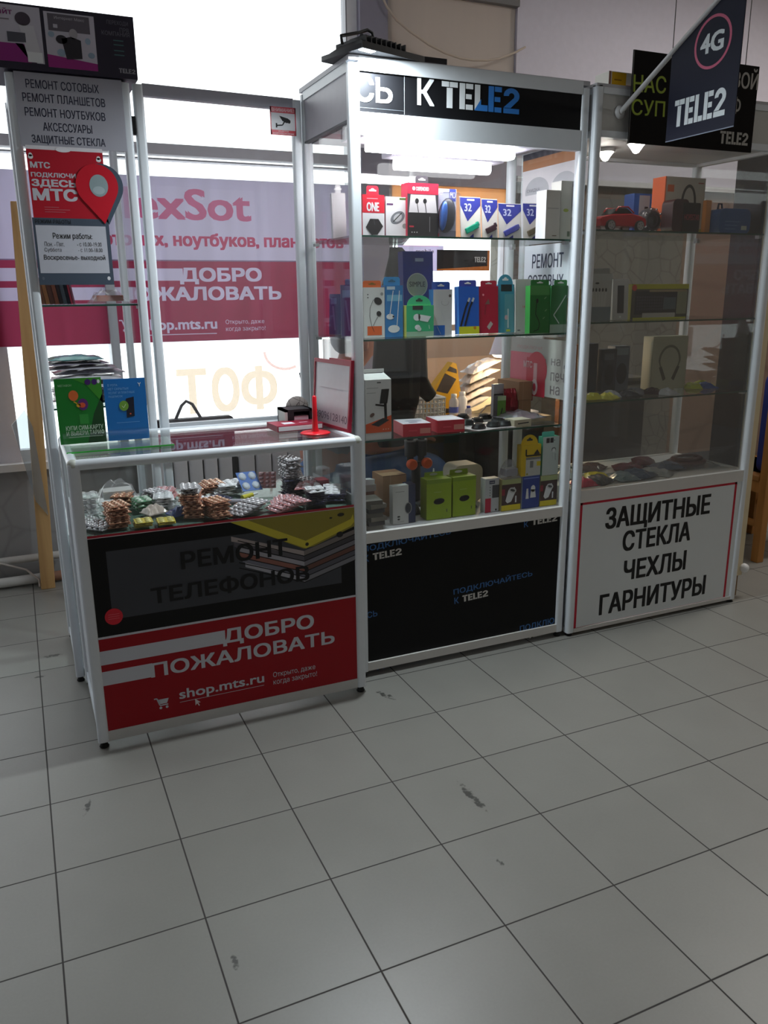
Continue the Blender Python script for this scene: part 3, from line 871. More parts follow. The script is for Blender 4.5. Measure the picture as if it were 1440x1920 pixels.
m = M(); m.box(X0, X1, Y0, Y1, 2.026, 2.036, S(190, 190, 194, .5)); m.build('top_panel', c3)
fp3 = M(); fp3.box(X0 + .026, X1 - .028, Y0 + .006, Y0 + .011, .015, .562, S(222, 228, 230, .3, 0, .01)); f3o = fp3.build('front_panel', c3)
m = M().plane((0, Y0 + .006, 0)); R3 = S(190, 20, 50, .4, 0, 0)
for (a, b, c_, d) in ((1.994, 2.819, .547, .559), (1.994, 2.819, .019, .031), (1.994, 2.006, .019, .559), (2.807, 2.819, .019, .559)):
    m.fr(a, b, c_, d, R3, 1)
m.ft('ЗАЩИТНЫЕ', 2.126, 2.672, .418, .519, INK, 2, .035); m.ft('СТЕКЛА', 2.220, 2.575, .328, .411, INK, 2, .04)
m.ft('ЧЕХЛЫ', 2.236, 2.564, .200, .283, INK, 2, .04); m.ft('ГАРНИТУРЫ', 2.122, 2.690, .067, .152, INK, 2, .04)
m.build('lettering', f3o)
m = M(); m.box(X0 + .03, X1 - .03, Y0 + .03, Y1 - .03, .592, .604, S(190, 188, 186, .5)); m.build('base_shelf', c3)
m = M(); m.box(X0 + .012, X0 + .016, Y0 + .03, Y1 - .03, .606, 1.88, CASEGLASS); m.build('side_glass', c3)
m = M(); m.box(X1 - .016, X1 - .012, Y0 + .03, Y1 - .03, .606, 1.88, CASEGLASS); m.build('side_glass', c3)
m = M(); m.box(X0 + .012, X0 + .016, Y0 + .03, Y1 - .03, .03, .57, S(205, 205, 208)); m.build('side_panel', c3)
m = M(); m.box(X1 - .016, X1 - .012, Y0 + .03, Y1 - .03, .03, .57, S(205, 205, 208)); m.build('side_panel', c3)
m = M(); m.box(X0 + .03, X1 - .03, Y1 - .014, Y1 - .010, .606, 1.88, CASEGLASS); m.build('rear_glass', c3)
m = M(); m.box(X0 + .03, X1 - .03, Y0 + .020, Y0 + .024, .606, 1.87, glass((.90, .905, .90), .9, 0.0, .07)); m.build('front_glass', c3)  # diffuse haze mixed in to stand for the bright room's reflection
for z in (1.568, 1.241, .943):
    gshelf(c3, X0 + .018, X1 - .018, Y0 + .03, Y1 - .035, z)
    for (x, y) in ((X0 + .018, Y0 + .05), (X1 - .034, Y0 + .05), (X0 + .018, Y1 - .07), (X1 - .034, Y1 - .07)):
        M().box(x, x + .016, y, y + .02, z - .016, z - .006, S(150, 155, 158, .3, .5)).build('shelf_bracket', c3)
for i, (x, y) in enumerate(((2.20, .375), (2.21, .56))):
    t = thing('spot_lamp', ('small bright cone lamp under the top of the dim case, close to its front glass', 'small bright cone lamp under the top of the dim case, deeper inside')[i], 'lamp', (x, y, 1.845))
    M().lathe([(.034, 1.8794), (.036, 1.870), (.036, 1.866)], S(200, 200, 200, .3, .6), (x, y, 0), 18).build('rim', t)
    M().lathe([(.032, 1.868), (.020, 1.853), (.010, 1.838), (.0, 1.834)], emis(1, .93, .85, 60), (x, y, 0), 18).build('bulb', t)

# ================================================================== CORNER TOWER and glass screen
tw = thing('display_tower', 'narrow tall glass tower behind the low counter carrying notices', 'display case', (.30, .97, 0))
X0, X1, Y0, Y1, ZT = .120, .478, .738, 1.20, 2.0
for (x, y) in ((X0, Y0), (X1 - .028, Y0), (X0 + .0, Y1 - .03), (X1 - .028, Y1 - .03)):
    post(x, x + .030, y, y + .030, .02, ZT).build('post', tw)
    M().lathe([(.012, 0.0), (.014, .004), (.010, .010), (.010, .024)], RUBBER, (x + .015, y + .015, 0), 12).build('foot', tw)
m = M()
for z0, z1 in ((.02, .05), (1.975, 2.0)):
    m = M()
    m.box(X0 + .03, X1 - .028, Y0 + .004, Y0 + .026, z0, z1, ALU); m.box(X0 + .03, X1 - .028, Y1 - .026, Y1 - .004, z0, z1, ALU)
    m.box(X0 + .004, X0 + .026, Y0 + .03, Y1 - .03, z0, z1, ALU); m.box(X1 - .026, X1 - .004, Y0 + .03, Y1 - .03, z0, z1, ALU)
    m.build('rail', tw)
M().box(X0 + .01, X0 + .014, Y0 + .03, Y1 - .03, .05, 1.975, CASEGLASS).build('side_glass', tw)
M().box(X1 - .014, X1 - .01, Y0 + .03, Y1 - .03, .05, 1.975, CASEGLASS).build('side_glass', tw)
M().box(X0 + .03, X1 - .03, Y1 - .014, Y1 - .010, .05, 1.975, CASEGLASS).build('rear_glass', tw)
for z in (1.326, .990, .55):
    gshelf(tw, X0 + .012, X1 - .012, Y0 + .02, Y1 - .03, z)
    for x in (X0 + .014, X1 - .030):
        M().box(x, x + .016, Y0 + .03, Y0 + .05, z - .016, z - .006, S(190, 195, 198, .3, .5)).build('shelf_bracket', tw)
M().box(X0 + .01, X1 - .01, Y0 + .02, Y1 - .02, 2.0, 2.006, S(170, 170, 180)).build('top_panel', tw)
M().box(X1 - .004, X1 + .012, Y0 + .005, Y0 + .03, 1.852, 1.905, BLACK).build('hinge', tw)

sc = thing('glass_screen', 'tall framed glass partition joining the corner tower to the lit display case', 'partition', (.78, .76, 0))
post(.490, .522, .742, .772, 0, 2.0).build('post', sc)
post(1.026, 1.058, .768, .798, 0, 2.0).build('post', sc)
m = M(); m.add([(.52, .745, 1.968), (1.03, .772, 1.968), (1.03, .772, 2.004), (.52, .745, 2.004), (.52, .770, 1.968), (1.03, .797, 1.968), (1.03, .797, 2.004), (.52, .770, 2.004)],
                [(0, 1, 2, 3), (5, 4, 7, 6), (3, 2, 6, 7), (1, 0, 4, 5)], S(175, 175, 186, .5)); m.build('top_rail', sc)
m = M(); m.add([(.52, .756, .91), (1.03, .782, .91), (1.03, .782, 1.97), (.52, .756, 1.97), (.52, .760, .91), (1.03, .786, .91), (1.03, .786, 1.97), (.52, .760, 1.97)],
                [(0, 1, 2, 3), (5, 4, 7, 6), (3, 2, 6, 7), (1, 0, 4, 5), (0, 3, 7, 4), (1, 5, 6, 2)], glass((.985, .985, .985), .9, 0.0, .03)); m.build('pane', sc)  # slight diffuse haze put into the pane in place of window glare
m = M(); m.box(.52, 1.03, .762, .784, .88, .912, ALU); m.build('bottom_rail', sc)
# warning sticker
m = M(); m.box(.942, 1.034, .7605, .7625, 1.883, 1.972, PAPER); m.plane((0, .7605, 0)); RS = S(206, 40, 62, .4, 0, 0)
m.fr(.942, 1.034, 1.953, 1.972, RS, 1); m.fr(.942, 1.034, 1.883, 1.899, RS, 1); m.fr(.942, .9455, 1.883, 1.972, RS, 1); m.fr(1.0305, 1.034, 1.883, 1.972, RS, 1)
m.ft('ВНИМАНИЕ!', .948, 1.028, 1.957, 1.968, S(240, 200, 205), 2, .03); m.ft('ВЕДЕТСЯ', .97, 1.006, 1.8925, 1.8975, PAPER, 2); m.ft('ВИДЕОНАБЛЮДЕНИЕ', .95, 1.026, 1.885, 1.8905, PAPER, 2)
m.fp([(.974, 1.944), (1.005, 1.937), (1.014, 1.931), (1.010, 1.924), (1.0, 1.922), (.985, 1.928)], INK, 2); m.fe(1.009, 1.927, .005, .006, INK, 3)
m.fl([(.992, 1.926), (.985, 1.915), (.965, 1.913)], .004, INK, 2); m.fr(.961, .966, 1.906, 1.920, INK, 2)
tag(m.build('warning_sign', loc=(.988, .761, 1.883)), 'small red and white camera warning sticker at the top of the glass screen', 'sign')

# ================================================================== packaged goods
SH1, SH2, SH3, SB2 = 1.533, 1.205, .866, .547


def pkg(label, cat, x0, x1, z, h, yf, d, col, side=None, draw=None, tab=None, group=None, name='product_box', rotz=0.0, lean=0.0, shift=True):
    if shift and z in (SH1, SH2):
        # keep the row a hand's width back from the front glass, under the lamp
        dy = .07 if z == SH1 else .05
        k = (yf + dy - CAM.y) / (yf - CAM.y)
        x0, x1 = CAM.x + (x0 - CAM.x) * k, CAM.x + (x1 - CAM.x) * k
        if x1 > 1.927:
            x0 -= (x1 - 1.927) * .6; x1 = 1.927
        h = CAM.z + (z + h - CAM.z) * k - z; yf += dy
    w = x1 - x0
    m = M(); m.box(-w / 2, w / 2, 0, d, 0, h, side or col); m.plane((-w / 2, 0, 0)); m.fr(0, w, 0, h, col, 1)
    if draw: draw(m, w, h)
    o = m.build(name, loc=((x0 + x1) / 2, yf, z + .0006 + d * math.sin(max(0, -lean))), local=True, rot=(lean, 0, rotz))
    tag(o, label, cat, group)
    if tab:
        u0, u1, th, tc, hole = tab[:5]; arch = len(tab) > 5
        t = M().plane((-w / 2, .004, 0))
        a, b = u0 * w, u1 * w
        if arch:
            pts = [(a, h - .004)] + [((a + b) / 2 - (b - a) / 2 * math.cos(math.pi * i / 12), h + th * math.sin(math.pi * i / 12)) for i in range(13)] + [(b, h - .004)]
            pts = pts[1:-1]
        else:
            pts = [(a, h), (b, h), (b, h + th * .8), (b - th * .2, h + th), (a + th * .2, h + th), (a, h + th * .8)]
        t.fp(pts, tc, 0)
        back = [(x, z_) for x, z_ in pts]
        n = len(pts); vs = [t.P(x, z_, 0) for x, z_ in pts] + [t.P(x, z_, 0) + Vector((0, .0012, 0)) for x, z_ in pts]
        t.add(vs, [(i, n + i, n + (i + 1) % n, (i + 1) % n) for i in range(n)] + [tuple(range(2 * n - 1, n - 1, -1))], tc)
        if hole:
            cx = (a + b) / 2
            t.fr(cx - .013, cx + .013, h + th * .38, h + th * .56, hole, 1); t.fe(cx, h + th * .56, .007, th * .16, hole, 2, 0, 12)
        t.build('hang_tab', o, local=True)
    return o


def C(*c): return S(*c, .45, 0, .02)
WH = C(232, 234, 236); CW = C(214, 212, 204); HOLE = C(240, 240, 240); DK = C(24, 24, 28)
SH1, SH2, SH3, SB2 = 1.533, 1.205, .866, .547
CUP = 'goods on the top glass shelf'
# --- top shelf of the lit case
def d_one(m, w, h):
    m.fr(0, w, h * .58, h, C(214, 24, 50), 2); m.ft('ONE', w * .2, w * .74, h * .62, h * .82, WH, 3, .04); m.fr(w * .2, w * .7, h * .9, h * .92, C(240, 150, 160), 3)
    m.fp([(w * .14, h * .24), (w * .34, h * .44), (w * .72, h * .44), (w * .93, h * .27), (w * .66, h * .07), (w * .4, h * .06)], DK, 3); m.fl([(w * .5, h * .44), (w * .55, h * .3)], .001, C(80, 80, 90), 4)
pkg('red and white mouse box with a black mouse picture on the top shelf', 'box', 1.134, 1.212, SH1, .128, .415, .045, WH, C(205, 30, 55), d_one, (.22, .76, .028, C(214, 30, 56), HOLE))
def d_wm(m, w, h):
    m.fe(w * .52, h * .5, w * .34, h * .14, C(120, 126, 132), 2, .5); m.fe(w * .52, h * .5, w * .2, h * .09, C(196, 200, 204), 3, .5); m.fl([(w * .32, h * .4), (w * .7, h * .62)], .003, DK, 4)
    m.fr(w * .04, w * .32, h * .80, h * .84, C(90, 50, 100), 2); m.fe(w * .83, h * .3, w * .1, w * .1, C(150, 160, 156), 2); m.fr(w * .6, w * .95, h * .93, h * .98, C(90, 120, 60), 2)
pkg('plain white mouse box with a silver mouse picture on the top shelf', 'box', 1.217, 1.299, SH1, .124, .415, .045, WH, C(220, 220, 226), d_wm)
def d_ear(m, w, h):
    m.fr(0, w, h * .80, h, C(176, 30, 60), 2); m.ft('DEFENDED', w * .28, w * .68, h * .865, h * .93, WH, 3, .03); m.fe(w * .2, h * .9, w * .05, w * .05, WH, 3)
    m.fp([(w * .1, h * .79), (w * .9, h * .79), (w * .96, h * .47), (w * .04, h * .47)], C(208, 206, 208), 2); m.fr(0, w, 0, h * .46, C(20, 20, 23), 2)
    for x in (.3, .56):
        m.fe(w * x, h * .68, w * .06, h * .045, DK, 3); m.fl([(w * x, h * .66), (w * (x + .05), h * .47)], .002, DK, 3)
    m.fl([(w * .72, h * .40), (w * .72, h * .12)], .0012, C(150, 150, 155), 3); m.fr(w * .05, w * .2, h * .2, h * .23, C(160, 30, 50), 3)
    for k in range(3): m.fe(w * (.14 + .08 * k), h * .11, .002, .002, C(170, 170, 170), 3)
pkg('tall red, grey and black earphone box with a hang tab on the top shelf', 'box', 1.289, 1.403, SH1, .168, .40, .05, C(60, 60, 64), C(176, 30, 60), d_ear, (.28, .68, .024, C(60, 56, 62), HOLE))
# computer mouse in a blister
t = thing('mouse_blister', 'black computer mouse with a blue side in a clear blister pack', 'blister pack', (1.446, .42, SH1))
m = M(); m.box(1.405, 1.488, .425, .427, SH1 + .001, 1.70, C(190, 196, 214)); m.plane((0, .425, 0)); m.fr(1.405, 1.488, SH1 + .001, SH1 + .03, C(120, 124, 140), 1)
m.fr(1.46, 1.486, 1.66, 1.70, C(50, 62, 140), 1); m.fr(1.407, 1.42, SH1 + .004, SH1 + .02, C(200, 50, 60), 2); m.ft('MO', 1.463, 1.484, 1.67, 1.69, WH, 2); m.build('card', t)
R = Matrix.Rotation(.12, 3, 'Y')
m = M(); m.ball((1.446, .415, 1.612), (.033, .018, .058), C(26, 30, 40), 18, R); m.ball((1.430, .409, 1.61), (.016, .014, .050), S(40, 90, 165, .25, .2), 14, R); m.build('computer_mouse', t)
m = M(); m.rbox(1.409, 1.484, .385, .425, SH1 + .002, 1.686, .012, CLEAR, 4, 'y'); m.build('blister', t)
t.location = (1.482, .49, SH1)
def usb(label, x0, x1, h, stick, yf=.40, rotz=0.0):
    def d(m, w, h_):
        m.fp([(0, h_ * .98), (w, h_ * .98), (w, h_ * .80), (w * .34, h_ * .42), (0, h_ * .80)], C(46, 54, 140), 2)
        m.fp([(w * .3, 0), (w * .62, 0), (w * .62, h_ * .14)], C(46, 54, 140), 2)
        m.ft('32', w * .2, w * .55, h_ * .66, h_ * .84, C(200, 206, 230), 3, .03)
        m.fr(w * .34, w * .70, h_ * .91, h_ * .95, WH, 3)
    o = pkg(label, 'memory stick', x0, x1, SH1, h, yf, .004, CW, C(190, 190, 190), d, group=None, name='memory_stick_card', rotz=rotz, lean=-.10)
    w = x1 - x0
    t = M(); t.obox((.0, -.006, h * .27), (w * .68, .010, .020), (0, -.42, 0), stick); t.obox((w * .30, -.006, h * .385), (w * .16, .008, .016), (0, -.42, 0), stick)
    t.build('memory_stick', o, local=True, bevel=.003)
usb('blue and white memory stick card with a green stick', 1.493, 1.572, .134, S(20, 140, 110, .3))
usb('blue and white memory stick card with a dark brown stick', 1.578, 1.640, .130, S(60, 42, 50, .3))
usb('blue and white memory stick card with a dark blue stick', 1.645, 1.737, .118, S(56, 62, 130, .3))
usb('blue and white memory stick card with an olive brown stick', 1.745, 1.826, .122, S(96, 88, 70, .3))
pkg('plain cream upright box on the top shelf beside the memory sticks', 'box', 1.816, 1.876, SH1, .163, .372, .06, C(204, 200, 190), C(222, 226, 228), lambda m, w, h: (m.fr(w * .1, w * .9, h * .62, h * .64, C(170, 165, 160), 2), m.fr(w * .5, w * .8, h * .06, h * .08, C(120, 110, 90), 2)), shift=False)
pkg('taller pale box with a gold knot on top, at the end of the top shelf', 'box', 1.880, 1.927, SH1, .196, .376, .06, C(206, 204, 190), C(214, 214, 206), lambda m, w, h: (m.fe(w * .5, h * .50, w * .24, h * .03, C(170, 180, 80), 2), m.fr(w * .7, w * .95, h * .05, h * .14, C(110, 120, 100), 2)), shift=False)
o = pkg('white hanging accessory box tilted behind the corner of the top shelf', 'box', 1.102, 1.150, SH1, .15, .60, .03, C(206, 204, 206), C(214, 214, 218), None, (.3, .7, .03, C(214, 214, 216), HOLE), rotz=-.2, lean=-.12, shift=False)
# --- middle shelf
def d_e1(m, w, h):
    m.fr(w * .16, w * .86, .008, h * .23, C(228, 96, 28), 2)
    m.fl([(w * .46, h * .76), (w * .3, h * .6), (w * .28, h * .42), (w * .36, h * .25), (w * .48, h * .12)], .0016, DK, 3); m.fl([(w * .72, h * .45), (w * .55, h * .34), (w * .44, h * .24)], .0014, DK, 3)
    m.fe(w * .68, h * .73, w * .2, h * .07, DK, 3, -.45); m.fe(w * .72, h * .48, w * .12, h * .05, DK, 3, -.6); m.fe(w * .87, h * .87, w * .07, w * .07, C(150, 150, 150), 2)
    for k in (.80, .86): m.fe(w * .2, h * k, w * .03, w * .03, C(90, 90, 90), 2)
pkg('white earphone box with orange tab and black earphones, at the end of the middle shelf', 'box', 1.127, 1.203, SH2, .166, .40, .035, C(226, 226, 224), C(200, 200, 198), d_e1, (.0, .86, .022, C(236, 110, 40), C(150, 110, 30)))
def d_e2(m, w, h):
    m.fr(w * .1, w * .55, h * .92, h * .98, C(200, 220, 235), 2); m.fr(w * .1, w * .95, h * .70, h * .82, C(110, 180, 215), 2)
    m.fl([(w * .45, h * .9), (w * .25, h * .42)], .0028, WH, 3); m.fl([(w * .8, h * .9), (w * .65, h * .2)], .0028, WH, 3)
    m.fe(w * .28, h * .40, w * .22, h * .055, WH, 3); m.fe(w * .48, h * .16, w * .33, h * .075, WH, 3); m.fe(w * .45, h * .40, w * .05, h * .02, DK, 4)
pkg('blue earphone box with white earbuds on the middle shelf', 'box', 1.205, 1.271, SH2, .172, .40, .035, C(22, 122, 190), C(16, 100, 165), d_e2, (-.05, .86, .028, C(40, 150, 215), C(30, 110, 150)))
def d_sp(m, w, h):
    m.fe(w * .46, h * .60, w * .35, w * .35, S(168, 184, 170, .2), 2, 0, 32); m.fring(w * .46, h * .60, w * .35, w * .35, .003, C(200, 210, 200), 3); m.ft('SIMPLE', w * .20, w * .72, h * .58, h * .64, C(70, 80, 80), 3, .02)
    m.fr(w * .4, w * .68, h * .88, h * .92, C(170, 190, 220), 2)
pkg('tall dark blue box with a round pale window standing behind the middle shelf row', 'box', 1.312, 1.428, SH2, .285, .475, .04, C(26, 54, 150), C(20, 44, 120), d_sp, lean=-.04)
def d_gr(m, w, h):
    m.fr(0, w, 0, h * .16, C(150, 190, 160), 2); m.fr(w * .22, w * .60, h * .86, h * .99, DK, 2)
    m.fe(w * .38, h * .62, w * .13, h * .11, WH, 3); m.fp([(w * .42, h * .72), (w * .9, h * .64), (w * .78, h * .46), (w * .45, h * .52)], WH, 3); m.fring(w * .48, h * .62, w * .05, h * .11, .003, DK, 4, 90, 270)
    m.fe(w * .4, h * .30, w * .1, h * .08, WH, 3); m.fe(w * .46, h * .24, w * .08, h * .07, C(210, 220, 215), 4); m.fl([(w * .82, h * .36), (w * .84, h * .24)], .002, C(200, 230, 215), 3)
pkg('bright green box with a white car charger picture and rounded top', 'box', 1.277, 1.381, SH2, .106, .385, .04, C(20, 176, 116), C(196, 200, 90), d_gr, (.04, .92, .034, C(40, 190, 130), C(20, 60, 50), 1))
def d_bw(m, w, h):
    m.fr(0, w * .62, 0, h * .22, C(30, 100, 190), 2); m.fl([(w * .2, h * .2), (w * .4, .004)], .001, WH, 3)
    m.fring(w * .62, h * .72, w * .2, h * .07, .0012, C(160, 158, 160), 2, 150, 380); m.fe(w * .88, h * .86, w * .07, w * .07, C(90, 80, 80), 2); m.fl([(w * .4, h * .55), (w * .6, h * .35), (w * .52, h * .3)], .001, C(190, 190, 200), 2)
pkg('grey-white earphone box with a blue corner and blue tab on the middle shelf', 'box', 1.392, 1.466, SH2, .158, .41, .035, C(206, 204, 206), C(40, 130, 215), d_bw, (-.06, .9, .026, C(36, 84, 180), HOLE))
def d_cab(m, w, h):
    m.fr(0, w, 0, h * .16, C(206, 206, 30), 2); m.fe(w * .78, h * .13, w * .07, w * .07, C(200, 130, 20), 3)
    for k in (0, .2):
        m.fl([(w * (.08 + k), h * .17), (w * (.34 + k), h * .56), (w * (.46 + k), h * .68)], .007, DK, 3); m.fl([(w * (.46 + k), h * .68), (w * (.54 + k), h * .76)], .008, C(190, 196, 200), 3)
pkg('blue cable box with a black cable and a yellow strip at the bottom', 'box', 1.490, 1.572, SH2, .166, .40, .03, C(20, 92, 190), C(60, 140, 220), d_cab, (.06, .9, .022, C(60, 70, 165), HOLE), lean=-.06)
def d_red(m, w, h):
    m.fp([(w * .3, h * .62), (w * .5, h * .74), (w * .56, h * .62)], C(120, 90, 80), 2); m.fl([(w * .35, h * .6), (w * .3, h * .4)], .006, C(150, 30, 50), 2); m.fp([(w * .4, h * .14), (w * .6, h * .26), (w * .72, h * .2), (w * .52, h * .07)], C(190, 180, 176), 2); m.fe(w * .22, h * .82, .004, .004, C(240, 150, 160), 2)
pkg('crimson cable box with a small plug picture on the middle shelf', 'box', 1.575, 1.654, SH2, .166, .405, .03, C(178, 16, 54), C(190, 40, 75), d_red, (.12, .95, .020, C(190, 24, 62), HOLE), lean=-.06)
def d_cy(m, w, h):
    m.fr(w * .18, w * .85, h * .86, h, C(30, 40, 50), 2); m.fr(w * .4, w, 0, h * .8, C(96, 160, 176), 2); m.fl([(w * .62, h * .5), (w * .62, h * .1)], .006, C(200, 214, 218), 3); m.fe(w * .5, h * .32, w * .1, h * .05, C(220, 180, 190), 4); m.fr(w * .5, w * .75, .004, h * .07, C(190, 200, 60), 3)
pkg('cyan box with a rounded perforated top taller than its neighbours', 'box', 1.656, 1.724, SH2, .172, .41, .03, C(60, 150, 178), C(50, 150, 190), d_cy, (.02, .96, .036, C(70, 160, 190), HOLE, 1), lean=-.05)
def d_w4(m, w, h):
    m.ft('14', w * .45, w * .6, h * .46, h * .51, C(220, 60, 60), 2); m.fr(w * .12, w * .3, h * .03, h * .05, C(80, 80, 90), 2); m.fl([(w * .6, h * .95), (w * .55, h * .60)], .001, C(180, 175, 172), 2)
pkg('slim plain off-white box between the cyan and green boxes on the middle shelf', 'box', 1.727, 1.795, SH2, .190, .405, .03, C(202, 198, 194), C(220, 216, 210), d_w4, lean=-.05)
def d_g1(m, w, h):
    m.fr(0, w, h * .80, h, C(70, 140, 70), 2); m.fl([(w * .34, h * .66), (w * .28, h * .4), (w * .42, h * .3), (w * .5, h * .2), (w * .44, h * .08), (w * .2, h * .04)], .003, C(10, 30, 16), 3); m.fe(w * .36, h * .68, .005, .008, DK, 3)
    for a, b in ((.72, .72), (.76, .46), (.66, .3)): m.fl([(w * a, h * b), (w * (a + .1), h * (b + .04))], .003, C(120, 160, 110), 3)
pkg('green cable box with a dark curled cable on the middle shelf', 'box', 1.766, 1.850, SH2, .168, .372, .03, C(24, 110, 44), C(60, 150, 70), d_g1, (.05, .98, .020, C(34, 124, 54), HOLE), lean=-.03, shift=False)
def d_g2(m, w, h):
    m.fr(0, w, 0, h * .18, C(150, 170, 150), 2); m.fl([(w * .9, h * .8), (w * .5, h * .55), (w * .2, h * .38), (w * .55, h * .2)], .004, C(190, 200, 190), 3)
pkg('green cable box with a pale looped cable at the end of the middle shelf', 'box', 1.853, 1.926, SH2, .168, .372, .03, C(26, 104, 46), C(60, 140, 80), d_g2, (.2, .98, .020, C(40, 130, 60), HOLE), shift=False)
def d_pu(m, w, h):
    m.fr(w * .1, w * .6, h * .75, h * .9, C(110, 130, 190), 2); m.fl([(w * .3, h * .7), (w * .5, h * .1)], .006, C(120, 120, 180), 2)
pkg('dark blue phone case pack leaning at the back corner of the middle shelf', 'phone case', 1.100, 1.143, SH2, .145, .66, .02, C(66, 72, 140), C(54, 58, 120), d_pu, name='phone_case_pack', rotz=-.5, lean=-.25, shift=False)
pkg('purple phone case pack standing upright near the glass side of the middle shelf', 'phone case', 1.115, 1.17, SH2, .175, .57, .02, C(88, 70, 140), C(100, 84, 150), d_pu, (.3, .8, .02, C(96, 130, 190), None), name='phone_case_pack', rotz=-.3, lean=-.08, shift=False)
# --- third shelf
def d_st(m, w, h):
    m.fp([(0, h * .12), (w, h * .12), (w, h * .40), (0, h * .27)], C(232, 88, 26), 2)
    m.fp([(w * .62, h * .84), (w * .92, h * .84), (w * .84, h * .60), (w * .54, h * .60)], DK, 3); m.fl([(w * .38, h * .59), (w * .76, h * .56)], .006, DK, 3); m.fl([(w * .76, h * .62), (w * .78, h * .34)], .010, DK, 3)
    m.fp([(w * .2, h * .26), (w * .5, h * .22), (w * .92, h * .32), (w * .66, h * .36)], DK, 3); m.fe(w * .25, h * .42, w * .1, h * .03, C(110, 80, 70), 3, .6)
    for k in range(3): m.fe(w * (.68 + .1 * k), h * .17, .0022, .0022, C(250, 190, 160), 3)
    m.fr(w * .45, w * .6, h * .94, h * .96, C(90, 90, 90), 3); m.fr(w * .05, w * .5, h * .86, h * .87, C(170, 170, 170), 3); m.fr(w * .05, w * .4, h * .78, h * .79, C(170, 170, 170), 3)
o = pkg('white and orange box with a black phone stand picture and a carry handle', 'box', 1.113, 1.209, SH3, .205, .365, .07, C(222, 222, 220), C(206, 206, 206), d_st)
m = M(); m.box(-.03, .044, .05, .054, .203, .236, C(224, 224, 222)); m.box(-.03, .038, .049, .05, .216, .224, DK)
m.add([(-.048, 0, .205), (.048, 0, .205), (.044, .05, .222), (-.044, .05, .222)], [(0, 1, 2, 3)], C(228, 228, 226)); m.build('carry_handle', o, local=True)
def flatbox(label, x, y, z, w, d, h, rotz, col, top, cat='box', lid=None, name='product_box', side_draw=None):
    m = M(); m.box(-w / 2, w / 2, -d / 2, d / 2, 0, h, col); m.plane((-w / 2, -d / 2, h), (1, 0, 0), (0, 1, 0)); m.fr(.001, w - .001, .001, d - .001, top, 1)
    if lid: lid(m, w, d)
    if side_draw:
        m.plane((-w / 2, -d / 2, 0)); side_draw(m, w, h)
    return tag(m.build(name, loc=(x, y, z + .0006), local=True, rot=(0, 0, rotz)), label, cat)
REDB = C(206, 26, 54)
sdraw = lambda m, w, h: (m.fr(w * .6, w * .97, h * .2, h * .62, C(226, 140, 130), 1), m.fr(w * .2, w * .5, h * .4, h * .5, C(230, 70, 90), 1))
flatbox('flat red box with a white printed lid, close to the glass on the third shelf', 1.318, .425, SH3, .105, .115, .044, -.14, REDB, C(220, 216, 226), lid=lambda m, w, d: (m.fe(w * .55, d * .55, w * .3, d * .16, C(170, 170, 186), 2), m.fr(w * .3, w * .6, d * .2, d * .34, C(120, 110, 130), 2)), side_draw=sdraw)
flatbox('flat red box with a plain pale lid beside the coiled cables', 1.462, .445, SH3, .105, .115, .044, -.10, REDB, C(224, 214, 226), lid=lambda m, w, d: m.fe(w * .5, d * .5, w * .4, d * .3, C(236, 232, 240), 2), side_draw=sdraw)
# coiled black cables on white cards
def coil_card():
    m = M(); m.box(-.034, .034, -.045, .045, 0, .002, C(222, 214, 216)); o = m.build('cable_pack', local=True)
    m = M()
    for k in range(4):
        m.tube([(.026 * math.cos(t * .5236) * (1 - .08 * k), -.008 + .020 * math.sin(t * .5236) * (1 - .1 * k), .006 + .004 * k) for t in range(13)], .0042, S(18, 18, 24, .25), 6)
    m.ball((.018, .03, .008), .006, C(200, 30, 50), 8)
    m.build('cable_coil', o, local=True)
    return o
cc = coil_card()
spots = [(1.575, .405, 0, .2), (1.585, .50, .0, -.1), (1.648, .42, .0, .1), (1.640, .53, 0, .3), (1.706, .48, 0, -.2), (1.56, .60, 0, .1), (1.64, .64, 0, .4), (1.72, .60, 0, .0), (1.70, .42, 0, -.3), (1.52, .50, 0, .5), (1.50, .60, 0, -.2)]
for i, (x, y, dz, rz) in enumerate(spots):
    o = cc if i == 0 else dup(cc, (x, y, 0), (0, 0, 0))
    o.location = (x, y, SH3 + .0006); o.rotation_euler = (0, 0, rz)
    tag(o, 'black coiled cable on a small white card lying on the third shelf', 'cable', 'coiled cables on the third shelf')
